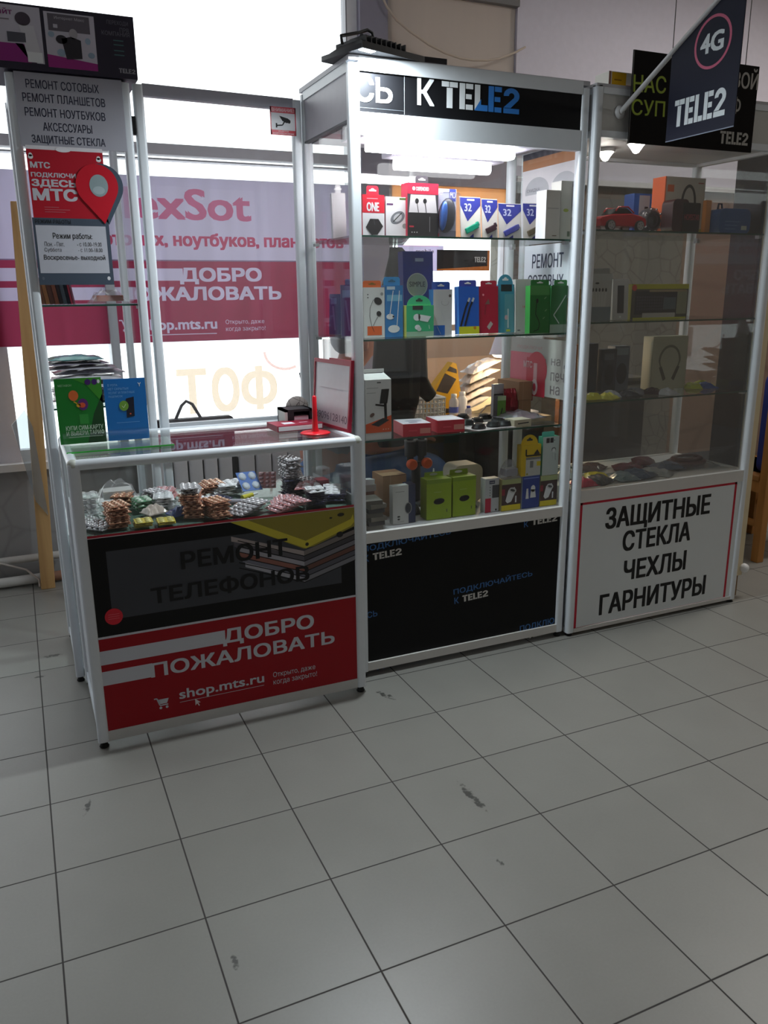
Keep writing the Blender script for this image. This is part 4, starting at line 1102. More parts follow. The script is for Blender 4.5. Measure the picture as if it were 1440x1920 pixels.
def crumple(name, label, cat, loc, w, d, h, mat, rotz=0, seed=1, inner=None, tilt=(0, 0), group=None, amp=.5):
    """plastic bag: a pillow with creases"""
    rnd = random.Random(seed); nx, ny = 9, 7; m = M(); vs = []
    for s_ in (0, 1):
        for j in range(ny):
            for i in range(nx):
                u, v = i / (nx - 1), j / (ny - 1)
                e = (math.sin(math.pi * u) * math.sin(math.pi * v)) ** .5
                z = h * (.12 + .88 * e * (1 - amp / 2 + amp * (rnd.random() - .3))) if s_ else 0
                vs.append(((u - .5) * w + (rnd.random() - .5) * .02 * w, (v - .5) * d + (rnd.random() - .5) * .02 * d, max(z, .0008) if s_ else 0))
    K = nx * ny; fs = []
    for j in range(ny - 1):
        for i in range(nx - 1):
            a = j * nx + i; fs.append((a, a + nx, a + nx + 1, a + 1)); fs.append((K + a, K + a + 1, K + a + nx + 1, K + a + nx))
    ring = [i for i in range(nx)] + [j * nx + nx - 1 for j in range(1, ny)] + [(ny - 1) * nx + i for i in range(nx - 2, -1, -1)] + [j * nx for j in range(ny - 2, 0, -1)]
    for a, b in zip(ring, ring[1:] + ring[:1]): fs.append((a, b, K + b, K + a))
    m.add(vs, fs, mat, False)
    o = m.build(name, loc=loc, local=True, rot=(tilt[0], tilt[1], rotz)); tag(o, label, cat, group)
    if inner:
        q = M(); q.box(-w * .36, w * .36, -d * .36, d * .36, h * .15, h * .5, inner); q.build('contents', o, local=True)
    return o
SILV = S(176, 172, 182, .18, .55)
crumple('foil_bag', 'shiny grey antistatic bag lying at the end of the third shelf', 'bag', (1.832, .52, SH3 + .012), .155, .15, .03, SILV, .2, 3)
flatbox('small cream box with a dark slot under the grey antistatic bag', 1.752, .405, SH3, .078, .06, .026, .06, C(206, 196, 170), C(212, 204, 182), side_draw=lambda m, w, h: m.fl([(w * .2, h * .45), (w * .85, h * .55)], .004, DK, 1))
pkg('small green and white upright box at the back of the third shelf', 'box', 1.750, 1.788, SH3, .094, .55, .03, C(110, 160, 60), C(60, 56, 60), lambda m, w, h: (m.fr(0, w, h * .82, h, C(180, 200, 160), 2), m.fl([(w * .4, h * .2), (w * .6, h * .5)], .004, DK, 2)))
crumple('foil_pack', 'crinkled red and white foil pack standing beside the cardboard boxes', 'pack', (1.842, .60, SH3 + .060), .06, .11, .03, S(150, 20, 40, .2, .3), 0, 5, tilt=(1.45, 0))
pkg('black and white phone charger pack behind the small green box', 'box', 1.785, 1.83, SH3, .13, .635, .02, C(40, 40, 46), C(200, 200, 205), lambda m, w, h: m.fr(0, w, h * .7, h, C(205, 205, 212), 2))
# cardboard boxes behind
BENCH = .800
CARD = S(176, 136, 104, .8, 0, .08)
def carton(label, x0, x1, y0, y1, z, h):
    m = M(); m.box(x0, x1, y0, y1, z, z + h, CARD); m.plane((0, y0, 0)); m.fr(x0, x1, z + h * .985, z + h, S(120, 84, 62), 1)
    m.fr(x0 + (x1 - x0) * .3, x0 + (x1 - x0) * .34, z, z + h, S(186, 150, 120), 1)
    return tag(m.build('cardboard_box', loc=((x0 + x1) / 2, (y0 + y1) / 2, z)), label, 'box')
carton('brown cardboard box at the bottom of the pair on the third shelf', 1.868, 1.926, .58, .74, SH3 + .0006, .068)
carton('brown cardboard box stacked on the other one at the shelf end', 1.864, 1.926, .575, .735, SH3 + .0692, .072)
# --- bottom shelf
def d_wn(m, w, h):
    m.fe(w * .86, h * .40, w * .2, h * .15, S(40, 48, 60, .2), 3, .0); m.fring(w * .86, h * .40, w * .2, h * .15, .003, C(150, 150, 150), 4)
    for k, a in ((.20, .1), (.13, .09)): m.fe(w * .32, h * k, w * a * .8, h * .022, DK, 3)
    m.fr(w * .15, w * .65, h * .84, h * .85, C(120, 120, 120), 2); m.fr(w * .25, w * .62, h * .06, h * .07, C(160, 160, 160), 2)
m = M(); m.box(0, .062, 0, .03, 0, .142, C(216, 218, 216)); m.box(.062, .092, .004, .05, 0, .142, C(34, 44, 86)); m.plane((0, 0, 0)); d_wn(m, .07, .142)
tag(m.build('product_box', loc=(1.222, .385, SB2 + .0006), local=True), 'white and navy box with a round lens picture at the front of the bottom shelf', 'box')
carton('opened brown carton lid at the back of the bottom shelf', 1.235, 1.330, .50, .60, SB2 + .0006, .155)
for k in range(7):
    o = flatbox('slim dark phone pouch in the stack by the corner post of the lit case', 1.142 + (k % 3) * .004, .40, SB2 + .0152 * k, .062, .09, .0148, .1 * ((k % 3) - 1), C(*((96, 92, 84), (60, 58, 58), (130, 126, 116))[k % 3]), C(150, 146, 138), 'pouch', name='phone_pouch')
    o['group'] = 'stacked phone pouches by the corner post'
def d_lime(m, w, h):

    m.fe(w * .5, h * .45, w * .22, h * .075, DK, 2, .1); m.fr(w * .34, w * .66, h * .40, h * .51, DK, 2); m.fr(w * .8, w * .83, h * .16, h * .24, DK, 2); m.fr(0, w, h * .9, h, C(130, 160, 30), 2); m.fr(w * .3, w * .6, h * .68, h * .69, C(190, 210, 120), 2)
for i, (a, b, lab, rz) in enumerate(((1.358, 1.458, 'lime green box with a dark oval picture beside the black tool holder', -.05), (1.466, 1.562, 'lime green box with a dark oval picture, nearer the white and red box', -.03))):
    o = pkg(lab, 'box', a, b, SB2, .150, .385, .055, C(150, 178, 22), C(130, 150, 24), d_lime, None, rotz=rz)
    t = M().plane((-.05, .05, 0)); t.fp([(.012, .150), (.09, .150), (.088, .168), (.014, .168)], C(140, 168, 30), 0); t.fe(.05, .159, .016, .005, HOLE if i else C(180, 190, 170), 1); t.build('hang_tab', o, local=True)
t = thing('glue_bottle', 'white pointed glue nozzle rising behind the lime green boxes', 'bottle', (1.432, .475, SB2))
M().lathe([(.016, SB2 + .001), (.017, SB2 + .10), (.008, SB2 + .125)], C(210, 210, 214), (1.432, .475, 0), 12).build('bottle_body', t)
M().lathe([(.008, SB2 + .125), (.0055, SB2 + .14), (.002, SB2 + .172)], WH, (1.432, .475, 0), 12).build('nozzle', t)
# black holder with orange knobs
t = thing('tool_holder', 'black double-column phone holder with two orange knobs on the bottom shelf', 'holder', (1.43, .62, SB2))
m = M(); m.lathe([(.05, SB2 + .001), (.05, SB2 + .012), (.03, SB2 + .018)], DK, (1.43, .62, 0), 20); m.tube([(1.43, .62, SB2 + .01), (1.43, .62, .72)], .018, DK, 12); m.build('stand', t)
for x in (1.405, 1.452):
    m = M(); m.tube([(x, .62, .70), (x, .62, .855)], .0135, DK, 12); m.lathe([(.022, .742), (.023, .80), (.021, .802)], C(34, 34, 38), (x, .62, 0), 16); m.lathe([(.0235, .800), (.0235, .805)], C(130, 130, 130), (x, .62, 0), 16); m.build('column', t)
for x in (1.398, 1.462):
    M().lathe([(.019, -.012), (.021, -.004), (.021, .008), (.016, .013)], C(235, 90, 26), (x, .59, .715), 14, Matrix.Rotation(math.pi / 2, 3, 'X')).build('knob', t)
def d_wr(m, w, h):
    m.fr(0, w * .42, 0, h * .42, C(196, 26, 64), 2); m.fr(w * .5, w, h * .42, h * .8, C(70, 72, 78), 2); m.fr(w * .28, w * .68, h * .84, h * .94, C(40, 46, 80), 2); m.ft('mini', w * .34, w * .62, h * .87, h * .91, WH, 3); m.fe(w * .8, h * .06, .004, .004, DK, 2)
    for k in (.5, .58, .66, .74): m.fe(w * .34, h * k, .002, .002, DK, 2)
pkg('slim white and red box beside the yellow car charger packs', 'box', 1.604, 1.664, SB2, .130, .385, .035, C(196, 200, 204), C(210, 212, 214), d_wr)
def d_cc(m, w, h):
    m.fr(0, w, 0, h * .18, C(226, 206, 20), 2); m.fr(0, w, h * .18, h * .84, C(70, 46, 48), 2); m.fr(w * .0, w * .16, h * .5, h * .7, C(150, 40, 60), 3); m.fr(0, w, h * .84, h, C(176, 186, 130), 2)
    m.fp([(w * .34, h * .66), (w * .66, h * .74), (w * .74, h * .62), (w * .5, h * .28), (w * .3, h * .24), (w * .2, h * .32)], WH, 3); m.fe(w * .56, h * .64, w * .2, h * .09, C(206, 206, 206), 4, -.3); m.fe(w * .56, h * .64, w * .13, h * .04, C(70, 70, 70), 5, -.3)
    m.fl([(w * .74, h * .45), (w * .74, h * .24)], .006, WH, 3)
pkg('yellow-bottomed car charger pack under the crumpled clear bag', 'car charger', 1.670, 1.755, SB2, .122, .375, .035, C(90, 70, 60), C(190, 180, 120), d_cc, name='charger_pack')
def d_cb(m, w, h):
    m.fr(w * .06, w * .94, h * .92, h * .95, C(120, 140, 210), 2); m.fp([(w * .24, h * .62), (w * .34, h * .62), (w * .38, h * .3), (w * .2, h * .3)], WH, 2); m.fe(w * .62, h * .6, w * .13, h * .11, WH, 2); m.fp([(w * .5, h * .58), (w * .74, h * .58), (w * .8, h * .32), (w * .46, h * .32)], WH, 2)
pkg('blue car charger pack between the two yellow-bottomed ones', 'car charger', 1.760, 1.838, SB2, .126, .372, .035, C(36, 62, 146), C(180, 190, 210), d_cb, name='charger_pack')
pkg('yellow-bottomed car charger pack nearest the end post of the lit case', 'car charger', 1.842, 1.920, SB2, .120, .372, .035, C(90, 70, 60), C(190, 180, 120), d_cc, name='charger_pack')
def d_yt(m, w, h):
    m.fr(w * .24, w, 0, h * .52, C(200, 202, 196), 2); m.fr(w * .24, w, h * .52, h * .60, C(130, 132, 130), 2); m.fl([(w * .24, h * .86), (w * .24, h * .65), (w, h * .65)], .006, DK, 3); m.fp([(w * .62, h * .68), (w * .8, h * .84), (w * .95, h * .68)], DK, 3)
    m.fr(w * .45, w * .62, h * .26, h * .48, C(120, 122, 122), 3); m.fr(w * .8, w, h * .3, h * .45, C(220, 200, 20), 3); m.fe(w * .32, h * .06, .004, .004, C(150, 150, 40), 3)
pkg('yellow box with a rounded top standing on the blue car charger pack', 'box', 1.752, 1.840, SB2 + .1268, .120, .375, .03, C(222, 186, 14), C(196, 160, 16), d_yt, (.0, .86, .038, C(226, 190, 16), DK, 1))
def d_mi(m, w, h):
    m.fr(w * .2, w * .40, h * .84, h * .97, C(60, 40, 44), 2); m.fr(w * .44, w * .64, h * .84, h * .97, C(50, 40, 44), 2); m.fe(w * .7, h * .90, .002, .002, DK, 2); m.fe(w * .68, h * .66, w * .14, h * .06, C(110, 110, 110), 2); m.fe(w * .68, h * .64, w * .10, h * .05, C(220, 222, 220), 3); m.fl([(w * .60, h * .6), (w * .62, h * .42)], .003, C(190, 190, 190), 2); m.fl([(w * .78, h * .56), (w * .8, h * .38)], .003, C(150, 150, 150), 2)
pkg('white and mint earphone box stacked above the car charger pack by the end post', 'box', 1.848, 1.922, SB2 + .1208, .150, .375, .03, C(196, 204, 200), C(80, 170, 140), d_mi, (-.04, .72, .02, C(90, 196, 176), None))
crumple('plastic_bag', 'crumpled clear plastic bag resting on a car charger pack', 'bag', (1.712, .395, SB2 + .1235), .075, .05, .075, PLASTIC, .1, 9, S(150, 150, 160, .4))
m = M(); m.rbox(1.56, 1.69, .55, .64, SB2 + .001, .70, .03, C(214, 208, 186), 5, "y")
tag(m.build('storage_case', loc=(1.625, .595, SB2)), 'cream rounded storage case at the back of the bottom shelf', 'case')
for i, (x, y, c_) in enumerate(((1.30, .46, (120, 60, 60)), (1.35, .49, (40, 40, 46)), (1.58, .47, (60, 60, 110)), (1.34, .56, (200, 200, 206)))):
    crumple('accessory_packet', ('small maroon packet behind the navy box', 'small black packet behind the lime green boxes', 'small indigo packet behind the white and red box', 'small white packet at the foot of the black tool holder')[i], 'packet', (x, y, SB2 + .001), .06, .05, .05, S(*c_, .25), .3 * i, 20 + i)
m = M(); m.box(1.15, 1.20, .50, .56, SB2 + .001, SB2 + .105, C(150, 110, 96)); m.box(1.145, 1.205, .495, .565, SB2 + .105, SB2 + .13, C(190, 180, 176)); m.obox((1.175, .51, SB2 + .14), (.05, .03, .02), (0, .1, .3), C(226, 226, 232))
tag(m.build('carton_tray', loc=(1.175, .53, SB2)), 'pinkish carton tray with white packs on top behind the corner post', 'tray')
# ================================================================== tower notices
TOP = 2.006
bx = thing('poster_box', 'long dark box covered with mobile operator leaflets on top of the corner tower', 'box', (.265, .83, TOP))
m = M(); m.box(.015, .505, .722, .96, TOP + .001, 2.182, S(34, 28, 48, .5)); m.build('body', bx)
m = M().plane((0, .722, 0)); LEAF = S(196, 192, 204, .5, 0, 0)
m.fr(.02, .236, 2.026, 2.176, LEAF, 1); m.fr(.02, .20, 2.026, 2.075, S(140, 30, 120, .5), 2); m.fp([(.20, 2.026), (.215, 2.026), (.18, 2.076), (.16, 2.076)], S(60, 30, 70), 2)
m.fe(.187, 2.142, .021, .018, S(70, 60, 72), 3); m.fp([(.175, 2.126), (.215, 2.126), (.228, 2.05), (.19, 2.045)], S(206, 204, 210), 3); m.fp([(.14, 2.105), (.19, 2.105), (.19, 2.08), (.14, 2.078)], S(80, 80, 90), 4)
m.fr(.19, .232, 2.028, 2.056, WH, 5); m.ft('Лайт', .10, .16, 2.150, 2.166, S(130, 40, 110), 3, .02); m.fr(.10, .15, 2.136, 2.139, S(120, 110, 120), 3)
m.fr(.246, .388, 2.020, 2.170, LEAF, 1); m.fp([(.246, 2.02), (.388, 2.02), (.388, 2.04), (.246, 2.055)], S(150, 30, 120, .5), 2)
m.fr(.256, .374, 2.120, 2.166, S(96, 90, 100), 2); m.ft('Интернет Макс', .275, .36, 2.150, 2.160, S(190, 185, 195), 3); m.fr(.27, .282, 2.128, 2.138, LEAF, 3)
m.fe(.325, 2.116, .012, .014, S(170, 165, 170), 4); m.fp([(.29, 2.10), (.318, 2.108), (.345, 2.10), (.345, 2.05), (.30, 2.045)], S(36, 32, 42), 4); m.fe(.29, 2.098, .016, .012, S(36, 32, 42), 4); m.fe(.286, 2.062, .012, .010, S(150, 170, 190), 3)
m.fe(.365, 2.10, .008, .009, S(150, 170, 190), 3); m.fe(.372, 2.062, .010, .008, S(140, 160, 180), 3); m.fe(.262, 2.11, .009, .008, S(150, 170, 190), 3)
GT = S(110, 108, 120, .6, 0, 0)
m.ft('ПЕРЕХОДИ', .425, .488, 2.153, 2.166, GT, 2); m.ft('ПРЯ', .462, .488, 2.136, 2.148, GT, 2); m.ft('КОМПАНИЯ', .408, .490, 2.124, 2.136, GT, 2)
for z in (2.11, 2.098, 2.082, 2.07): m.fr(.44, .47, z, z + .003, S(70, 110, 110), 2)
m.tele2(.450, .499, 2.022, 2.035, S(150, 148, 156), 2); m.build('leaflet', bx)
# white notice
m = M(); m.box(.145, .455, .7315, .7335, 1.797, 2.003, S(172, 172, 182, .8, 0, .01)); m.plane((0, .7315, 0)); TXT = S(44, 46, 66, .8, 0, 0)
for s_, a, b, z0, z1 in (('РЕМОНТ СОТОВЫХ', .176, .385, 1.960, 1.984), ('РЕМОНТ ПЛАНШЕТОВ', .163, .400, 1.922, 1.946), ('РЕМОНТ НОУТБУКОВ', .165, .397, 1.882, 1.906), ('АКСЕССУАРЫ', .212, .354, 1.843, 1.867), ('ЗАЩИТНЫЕ СТЕКЛА', .176, .390, 1.803, 1.830)):
    m.ft(s_, a, b, z0, z1, TXT, 1, .012)
tag(m.build('paper_notice', loc=(.30, .7325, 1.797)), 'white paper notice with five lines of dark capitals high on the corner tower', 'notice')
# red pin sign
rs = thing('cardboard_sign', 'red cardboard sign with a large map pin hanging on the corner tower', 'sign', (.27, .722, 1.573))
REDS = S(186, 14, 40, .45, 0, .03)
def slab(m, pts, y, d, mat):
    n = len(pts); vs = [(x, y, z) for x, z in pts] + [(x, y + d, z) for x, z in pts]
    m.add(vs, [tuple(range(n)), tuple(range(2 * n - 1, n - 1, -1))] + [(i, n + i, n + (i + 1) % n, (i + 1) % n) for i in range(n)], mat)
m = M(); slab(m, [(.155, 1.788), (.155, 1.590), (.362, 1.590), (.378, 1.62), (.378, 1.788)], .724, .004, REDS)
m.add([(.155, .724, 1.788), (.378, .724, 1.788), (.378, .7315, 1.800), (.155, .7315, 1.800)], [(0, 1, 2, 3)], S(225, 222, 226)); m.build('board', rs)
def pin(cx, cz, r, tipx, tipz, n=22):
    d = math.hypot(tipx - cx, tipz - cz); a = math.acos(r / d); b = math.atan2(tipz - cz, tipx - cx)
    pts = [(tipx, tipz)]
    for i in range(n + 1):
        t = b + a + (2 * math.pi - 2 * a) * i / n; pts.append((cx + r * math.cos(t), cz + r * math.sin(t)))
    return pts
m = M(); slab(m, pin(.366, 1.690, .066, .379, 1.574), .7235, .003, S(66, 84, 100)); m.build('pin_shadow', rs)
m = M(); slab(m, pin(.352, 1.690, .064, .366, 1.576), .7200, .003, S(205, 18, 42, .4, 0, .02)); m.plane((0, .7200, 0)); m.fe(.357, 1.690, .028, .033, S(150, 168, 172), 2, 0, 30); m.fe(.356, 1.676, .018, .012, S(176, 192, 196), 3)
m.build('map_pin', rs)
m = M().plane((0, .724, 0)); PW = S(206, 206, 214, .6, 0, 0)
m.ft('МТС', .163, .218, 1.735, 1.752, PW, 1, .06); m.ft('ПОДКЛЮЧИ', .162, .291, 1.707, 1.722, PW, 1, .05); m.ft('ЗДЕСЬ', .162, .290, 1.679, 1.702, PW, 1, .07); m.ft('МТС', .163, .288, 1.642, 1.675, PW, 1, .08)
for k, (a, b) in enumerate(((.19, .232), (.19, .264), (.19, .25))): m.fr(a, b, 1.621 - .007 * k, 1.6225 - .007 * k, S(190, 110, 120), 1)
for x in (.166, .364): m.fe(x, 1.772, .0055, .0055, S(238, 238, 240), 1); m.fe(x, 1.766, .0075, .0065, S(238, 238, 240), 1)
m.fe(.262, 1.790, .022, .007, S(246, 246, 250), 2)
m.build('lettering', rs)
hb = M(); hb.box(.150, .377, .7235, .7275, 1.388, 1.590, S(70, 82, 98, .5)); hb.plane((0, .7235, 0)); hb.fr(.157, .366, 1.424, 1.568, S(196, 198, 208, .7), 1)
hb.ft('РЕЖИМ РАБОТЫ', .158, .262, 1.573, 1.585, S(26, 30, 40), 1, .02)
hb.ft('Режим работы:', .205, .322, 1.524, 1.546, INK, 2, .01); hb.ft('Пон. - Пят.', .178, .236, 1.505, 1.519, S(60, 60, 66), 2); hb.ft('- с 10.00-19.00', .274, .349, 1.506, 1.519, S(60, 60, 66), 2)
hb.ft('Суббота', .176, .226, 1.486, 1.501, S(60, 60, 66), 2); hb.ft('- с 11.00-18.00', .276, .350, 1.489, 1.501, S(60, 60, 66), 2); hb.ft('Воскресенье- выходной', .172, .356, 1.461, 1.480, INK, 2, .01)
hb.fe(.362, 1.408, .005, .006, S(226, 228, 232), 1); hb.fe(.163, 1.408, .004, .005, S(96, 104, 118), 1)
tag(hb.build('schedule_board', loc=(.264, .7255, 1.388)), 'grey-blue board with a pale opening hours sheet under the red pin sign', 'sign')
# books & pack on the tower shelf
TS = 1.326
bk = [(.036, C(140, 90, 70)), (.012, C(176, 120, 80)), (.014, C(110, 70, 60)), (.012, C(150, 90, 70)), (.010, C(60, 50, 56)), (.012, C(90, 100, 110)), (.008, C(30, 34, 50)), (.006, C(196, 70, 90)), (.006, C(176, 110, 130))]
bl = ['brown phone case box at the post end of the tower shelf row', 'light brown phone case box leaning in the tower shelf row', 'dark brown phone case box leaning in the tower shelf row', 'chestnut phone case box leaning in the middle of the tower shelf row', 'blackish phone case box leaning in the tower shelf row',
      'grey phone case box leaning in the tower shelf row', 'navy phone case box leaning in the tower shelf row', 'bright pink slim pack leaning near the end of the tower shelf row', 'dusty pink slim pack at the open end of the tower shelf row']
x = .150
for (w, c_), l in zip(bk, bl):
    w = min(w, .014)
    m = M(); m.box(0, w, 0, .10, 0, .085, c_); tag(m.build('phone_case_box', loc=(x, .80, TS + .0006), local=True, rot=(0, -.14, 0)), l, 'box'); x += w + .0015
crumple('plastic_bag', 'clear plastic bag of small orange packs on the upper tower shelf', 'bag', (.365, .84, TS + .001), .12, .10, .055, PLASTIC, .1, 31, S(176, 110, 90, .5))
pk = [(.27, .90, 0, .02, .24, .14, .20, .012, (84, 150, 150)), (.25, .88, .014, -.1, .25, .16, .16, .015, (186, 180, 190)), (.27, .89, .03, .12, .26, .17, .10, .016, (214, 212, 218)), (.25, .88, .048, -.05, .25, .16, .12, .016, (176, 168, 180)), (.28, .9, .066, .2, .24, .15, .06, .016, (186, 180, 190)),
      (.25, .87, .084, -.08, .25, .16, .08, .016, (200, 200, 206)), (.26, .9, .102, .05, .25, .15, .1, .016, (190, 186, 196)), (.24, .88, .12, 0, .24, .15, .05, .014, (178, 176, 184)), (.22, .88, .136, .1, .22, .15, .02, .013, (130, 124, 136)), (.22, .88, .151, .02, .19, .15, 0, .016, (60, 120, 120))]
pl = 'clear plastic phone case packet in the toppling pile on the lower tower shelf'
for i, (x, y, z, rz, w, d, ti, h, c_) in enumerate(pk):
    o = crumple('case_packet', 'teal phone case packet lying on top of the toppling pile in the tower' if i == 9 else ('teal phone case packet at the very bottom of the toppling pile' if i == 0 else pl), 'packet', (x + .02, y, .990 + z + .002), w * .92, d, h, S(*c_, .18), rz, 40 + i, group=None if i in (0, 9) else 'phone case packets in the tower pile', amp=.35)
for i, (x, y, ti) in enumerate(((.40, .84, .35), (.37, .80, .22), (.238, .835, -.30))):
    o = crumple('case_packet', ('silvery packet sliding off the pile beside the tower post', 'wrinkled pale packet at the front of the tower pile', 'white tablet-sized packet slanting down at the front of the tower pile')[i], 'packet', (x, y, .996 + (.055 if i == 2 else .024 + .02 * i)), (.10, .14, .17)[i], .08, .016, (S(190, 184, 196, .15), S(200, 196, 206, .15), S(206, 214, 206, .15))[i], 0, 60 + i, tilt=(0, ti))

# ================================================================== on the low counter
CT = .904
lh = thing('leaflet_stand', 'clear acrylic leaflet stand with a glowing green edge on the counter', 'stand', (.31, .44, CT))
m = M(); m.box(.158, .470, .36, .52, CT + .001, CT + .005, glass((.85, .93, .88), 1, .03, .06)); m.build('base', lh)
m = M(); m.box(.158, .470, .3585, .360, CT + .001, CT + .006, S(70, 200, 80, .3, 0, 0)); m.build('edge', lh)
m = M(); m.box(.158, .42, .515, .519, CT + .005, CT + .17, glass((.96, .97, .97))); m.box(.158, .42, .480, .483, CT + .005, CT + .045, glass((.96, .97, .97))); m.build('pocket', lh)
m = M(); m.box(.150, .285, .490, .494, CT + .008, CT + .208, S(24, 128, 44, .35)); m.plane((0, .490, 0)); z0 = CT + .008
m.fp([(.20, z0 + .2), (.285, z0 + .2), (.285, z0 + .12), (.24, z0 + .18)], S(60, 150, 40), 1); m.fp([(.23, z0), (.285, z0), (.285, z0 + .15), (.255, z0 + .09)], S(20, 70, 30), 1)
m.fe(.201, z0 + .148, .014, .016, S(226, 110, 50), 2); m.fe(.226, z0 + .120, .015, .018, S(100, 40, 120), 2); m.fe(.224, z0 + .118, .009, .008, S(230, 90, 50), 3); m.fe(.213, z0 + .118, .006, .006, S(230, 170, 40), 3); m.fl([(.20, z0 + .13), (.215, z0 + .12)], .003, S(230, 170, 40), 3)
m.fe(.246, z0 + .187, .009, .009, S(70, 30, 110), 2); m.fe(.265, z0 + .187, .008, .009, S(70, 30, 110), 2); m.fe(.277, z0 + .188, .004, .006, WH, 2); m.fr(.212, .238, z0 + .06, z0 + .09, S(50, 150, 60), 2)
m.ft('КУПИ СИМ-КАРТУ', .170, .278, z0 + .042, z0 + .056, S(206, 230, 206), 3, .02); m.ft('И ВЫБЕРИ ТАРИФ', .170, .280, z0 + .026, z0 + .040, S(206, 230, 206), 3, .02); m.fr(.175, .275, z0 + .02, z0 + .0215, S(190, 220, 190), 3); m.ft('МЕГАФОН', .160, .198, z0 + .176, z0 + .183, S(170, 210, 170), 3)
tag(m.build('leaflet', loc=(.2175, .492, CT + .008)), 'green leaflet standing in the acrylic stand on the counter', 'leaflet')
m = M(); m.box(.291, .416, .492, .496, CT + .008, CT + .200, S(22, 116, 196, .35)); m.plane((0, .492, 0))
for k, (s_, b) in enumerate((('В YOTA', .332), ('НЕТ СКРЫТЫХ', .365), ('УСЛУГ И ПЛАТНЫХ', .382), ('ПОДПИСОК', .345))): m.ft(s_, .303, b, z0 + .170 - .012 * k, z0 + .177 - .012 * k, S(140, 190, 235), 1)
m.fp([(.352, z0 + .07), (.376, z0 + .074), (.378, z0 + .135), (.354, z0 + .13)], S(24, 26, 44), 2); m.fe(.346, z0 + .108, .014, .016, S(120, 170, 60), 3); m.fl([(.340, z0 + .108), (.345, z0 + .102), (.352, z0 + .113)], .002, S(210, 230, 180), 4); m.fe(.364, z0 + .082, .0025, .0025, S(220, 90, 60), 3)
m.fl([(.394, z0 + .178), (.398, z0 + .172), (.402, z0 + .178)], .002, WH, 2); m.fl([(.398, z0 + .172), (.398, z0 + .166)], .002, WH, 2); m.fr(.32, .39, z0 + .055, z0 + .0565, S(110, 170, 225), 2)
tag(m.build('leaflet', loc=(.3535, .494, CT + .008)), 'blue leaflet with a phone picture standing in the acrylic stand', 'leaflet')
# red book, note box, spike, framed sign
m = M(); m.obox((.905, .50, CT + .012), (.165, .11, .020), (0, 0, .05), S(150, 24, 52, .4)); m.obox((.905, .497, CT + .012), (.157, .107, .014), (0, 0, .05), PAPER)
m.plane((.83, .45, CT + .0222), (1, .05, 0), (-.05, 1, 0)); m.fr(0.03, .07, .02, .06, S(226, 220, 226), 1); m.fr(.09, .12, .03, .045, S(206, 150, 170), 1)
tag(m.build('notebook', loc=(.905, .50, CT)), 'dark red notebook lying on the counter behind the red spike', 'notebook')
t = thing('note_box', 'black and white note cube holder at the back of the counter', 'note holder', (.935, .595, CT))
m = M(); m.box(.885, .985, .545, .635, CT + .001, CT + .006, DK); m.box(.885, .895, .545, .635, CT + .001, CT + .060, C(206, 208, 202)); m.box(.885, .985, .625, .635, CT + .001, CT + .060, DK); m.box(.975, .985, .545, .635, CT + .001, CT + .060, DK); m.box(.885, .985, .545, .635, CT + .052, CT + .060, DK); m.box(.895, .917, .543, .545, CT + .001, CT + .060, DK); m.build('holder', t)
m = M(); m.box(.920, .972, .55, .62, CT + .007, CT + .036, S(214, 190, 200, .8)); m.build('paper_block', t)
t = thing('bill_spike', 'bright red plastic stand with a round base and upright rod on the counter', 'stand', (.935, .375, CT))
RP = S(214, 20, 36, .3)
M().lathe([(.050, CT + .001), (.051, CT + .003), (.046, CT + .006), (.012, CT + .008)], RP, (.935, .375, 0), 26).build('base', t)
M().lathe([(.013, CT + .008), (.010, CT + .02), (.0085, CT + .06), (.0075, CT + .122), (.004, CT + .126), (0, CT + .127)], RP, (.935, .375, 0), 14).build('rod', t)
fr_ = thing('framed_sign', 'white phone number sheet in a red frame leaning on the counter by the lit case', 'sign', (1.0, .44, CT), 0)
W_, H_, D_ = .275, .228, .012
def fl_(m, a, b, c_, d_, y0, y1, mat): m.box(a, b, y0, y1, c_, d_, mat)
m = M(); FRM = S(166, 24, 54, .4)
m.box(-W_ / 2, W_ / 2, 0, D_, 0, .010, FRM); m.box(-W_ / 2, W_ / 2, 0, D_, H_ - .012, H_, FRM); m.box(-W_ / 2, -W_ / 2 + .009, 0, D_, .010, H_ - .012, FRM); m.box(W_ / 2 - .009, W_ / 2, 0, D_, .010, H_ - .012, FRM); m.box(-.02, W_ / 2, 0, D_, H_, H_ + .007, FRM)
f1 = m.build('frame', fr_, local=True)
m = M(); m.box(-W_ / 2 + .008, W_ / 2 - .008, .004, .010, .008, H_ - .010, S(214, 212, 218, .25)); m.plane((-W_ / 2, .004, 0)); m.ft('89096128140', .02, W_ - .02, .024, .050, S(120, 114, 128), 1, .01); m.fr(.05, .22, .13, .134, S(190, 188, 196), 1); f2 = m.build('sheet', fr_, local=True)
m = M(); m.box(-W_ / 2 + .01, W_ / 2 - .01, D_, D_ + .004, 0, H_ - .03, S(60, 50, 60)); m.box(-.012, .012, D_ + .002, .035, 0, .006, S(60, 50, 60)); m.build('easel_back', fr_, local=True)
fr_.location = (1.014, .452, CT + .004); fr_.rotation_euler = (-.07, 0, -1.46)
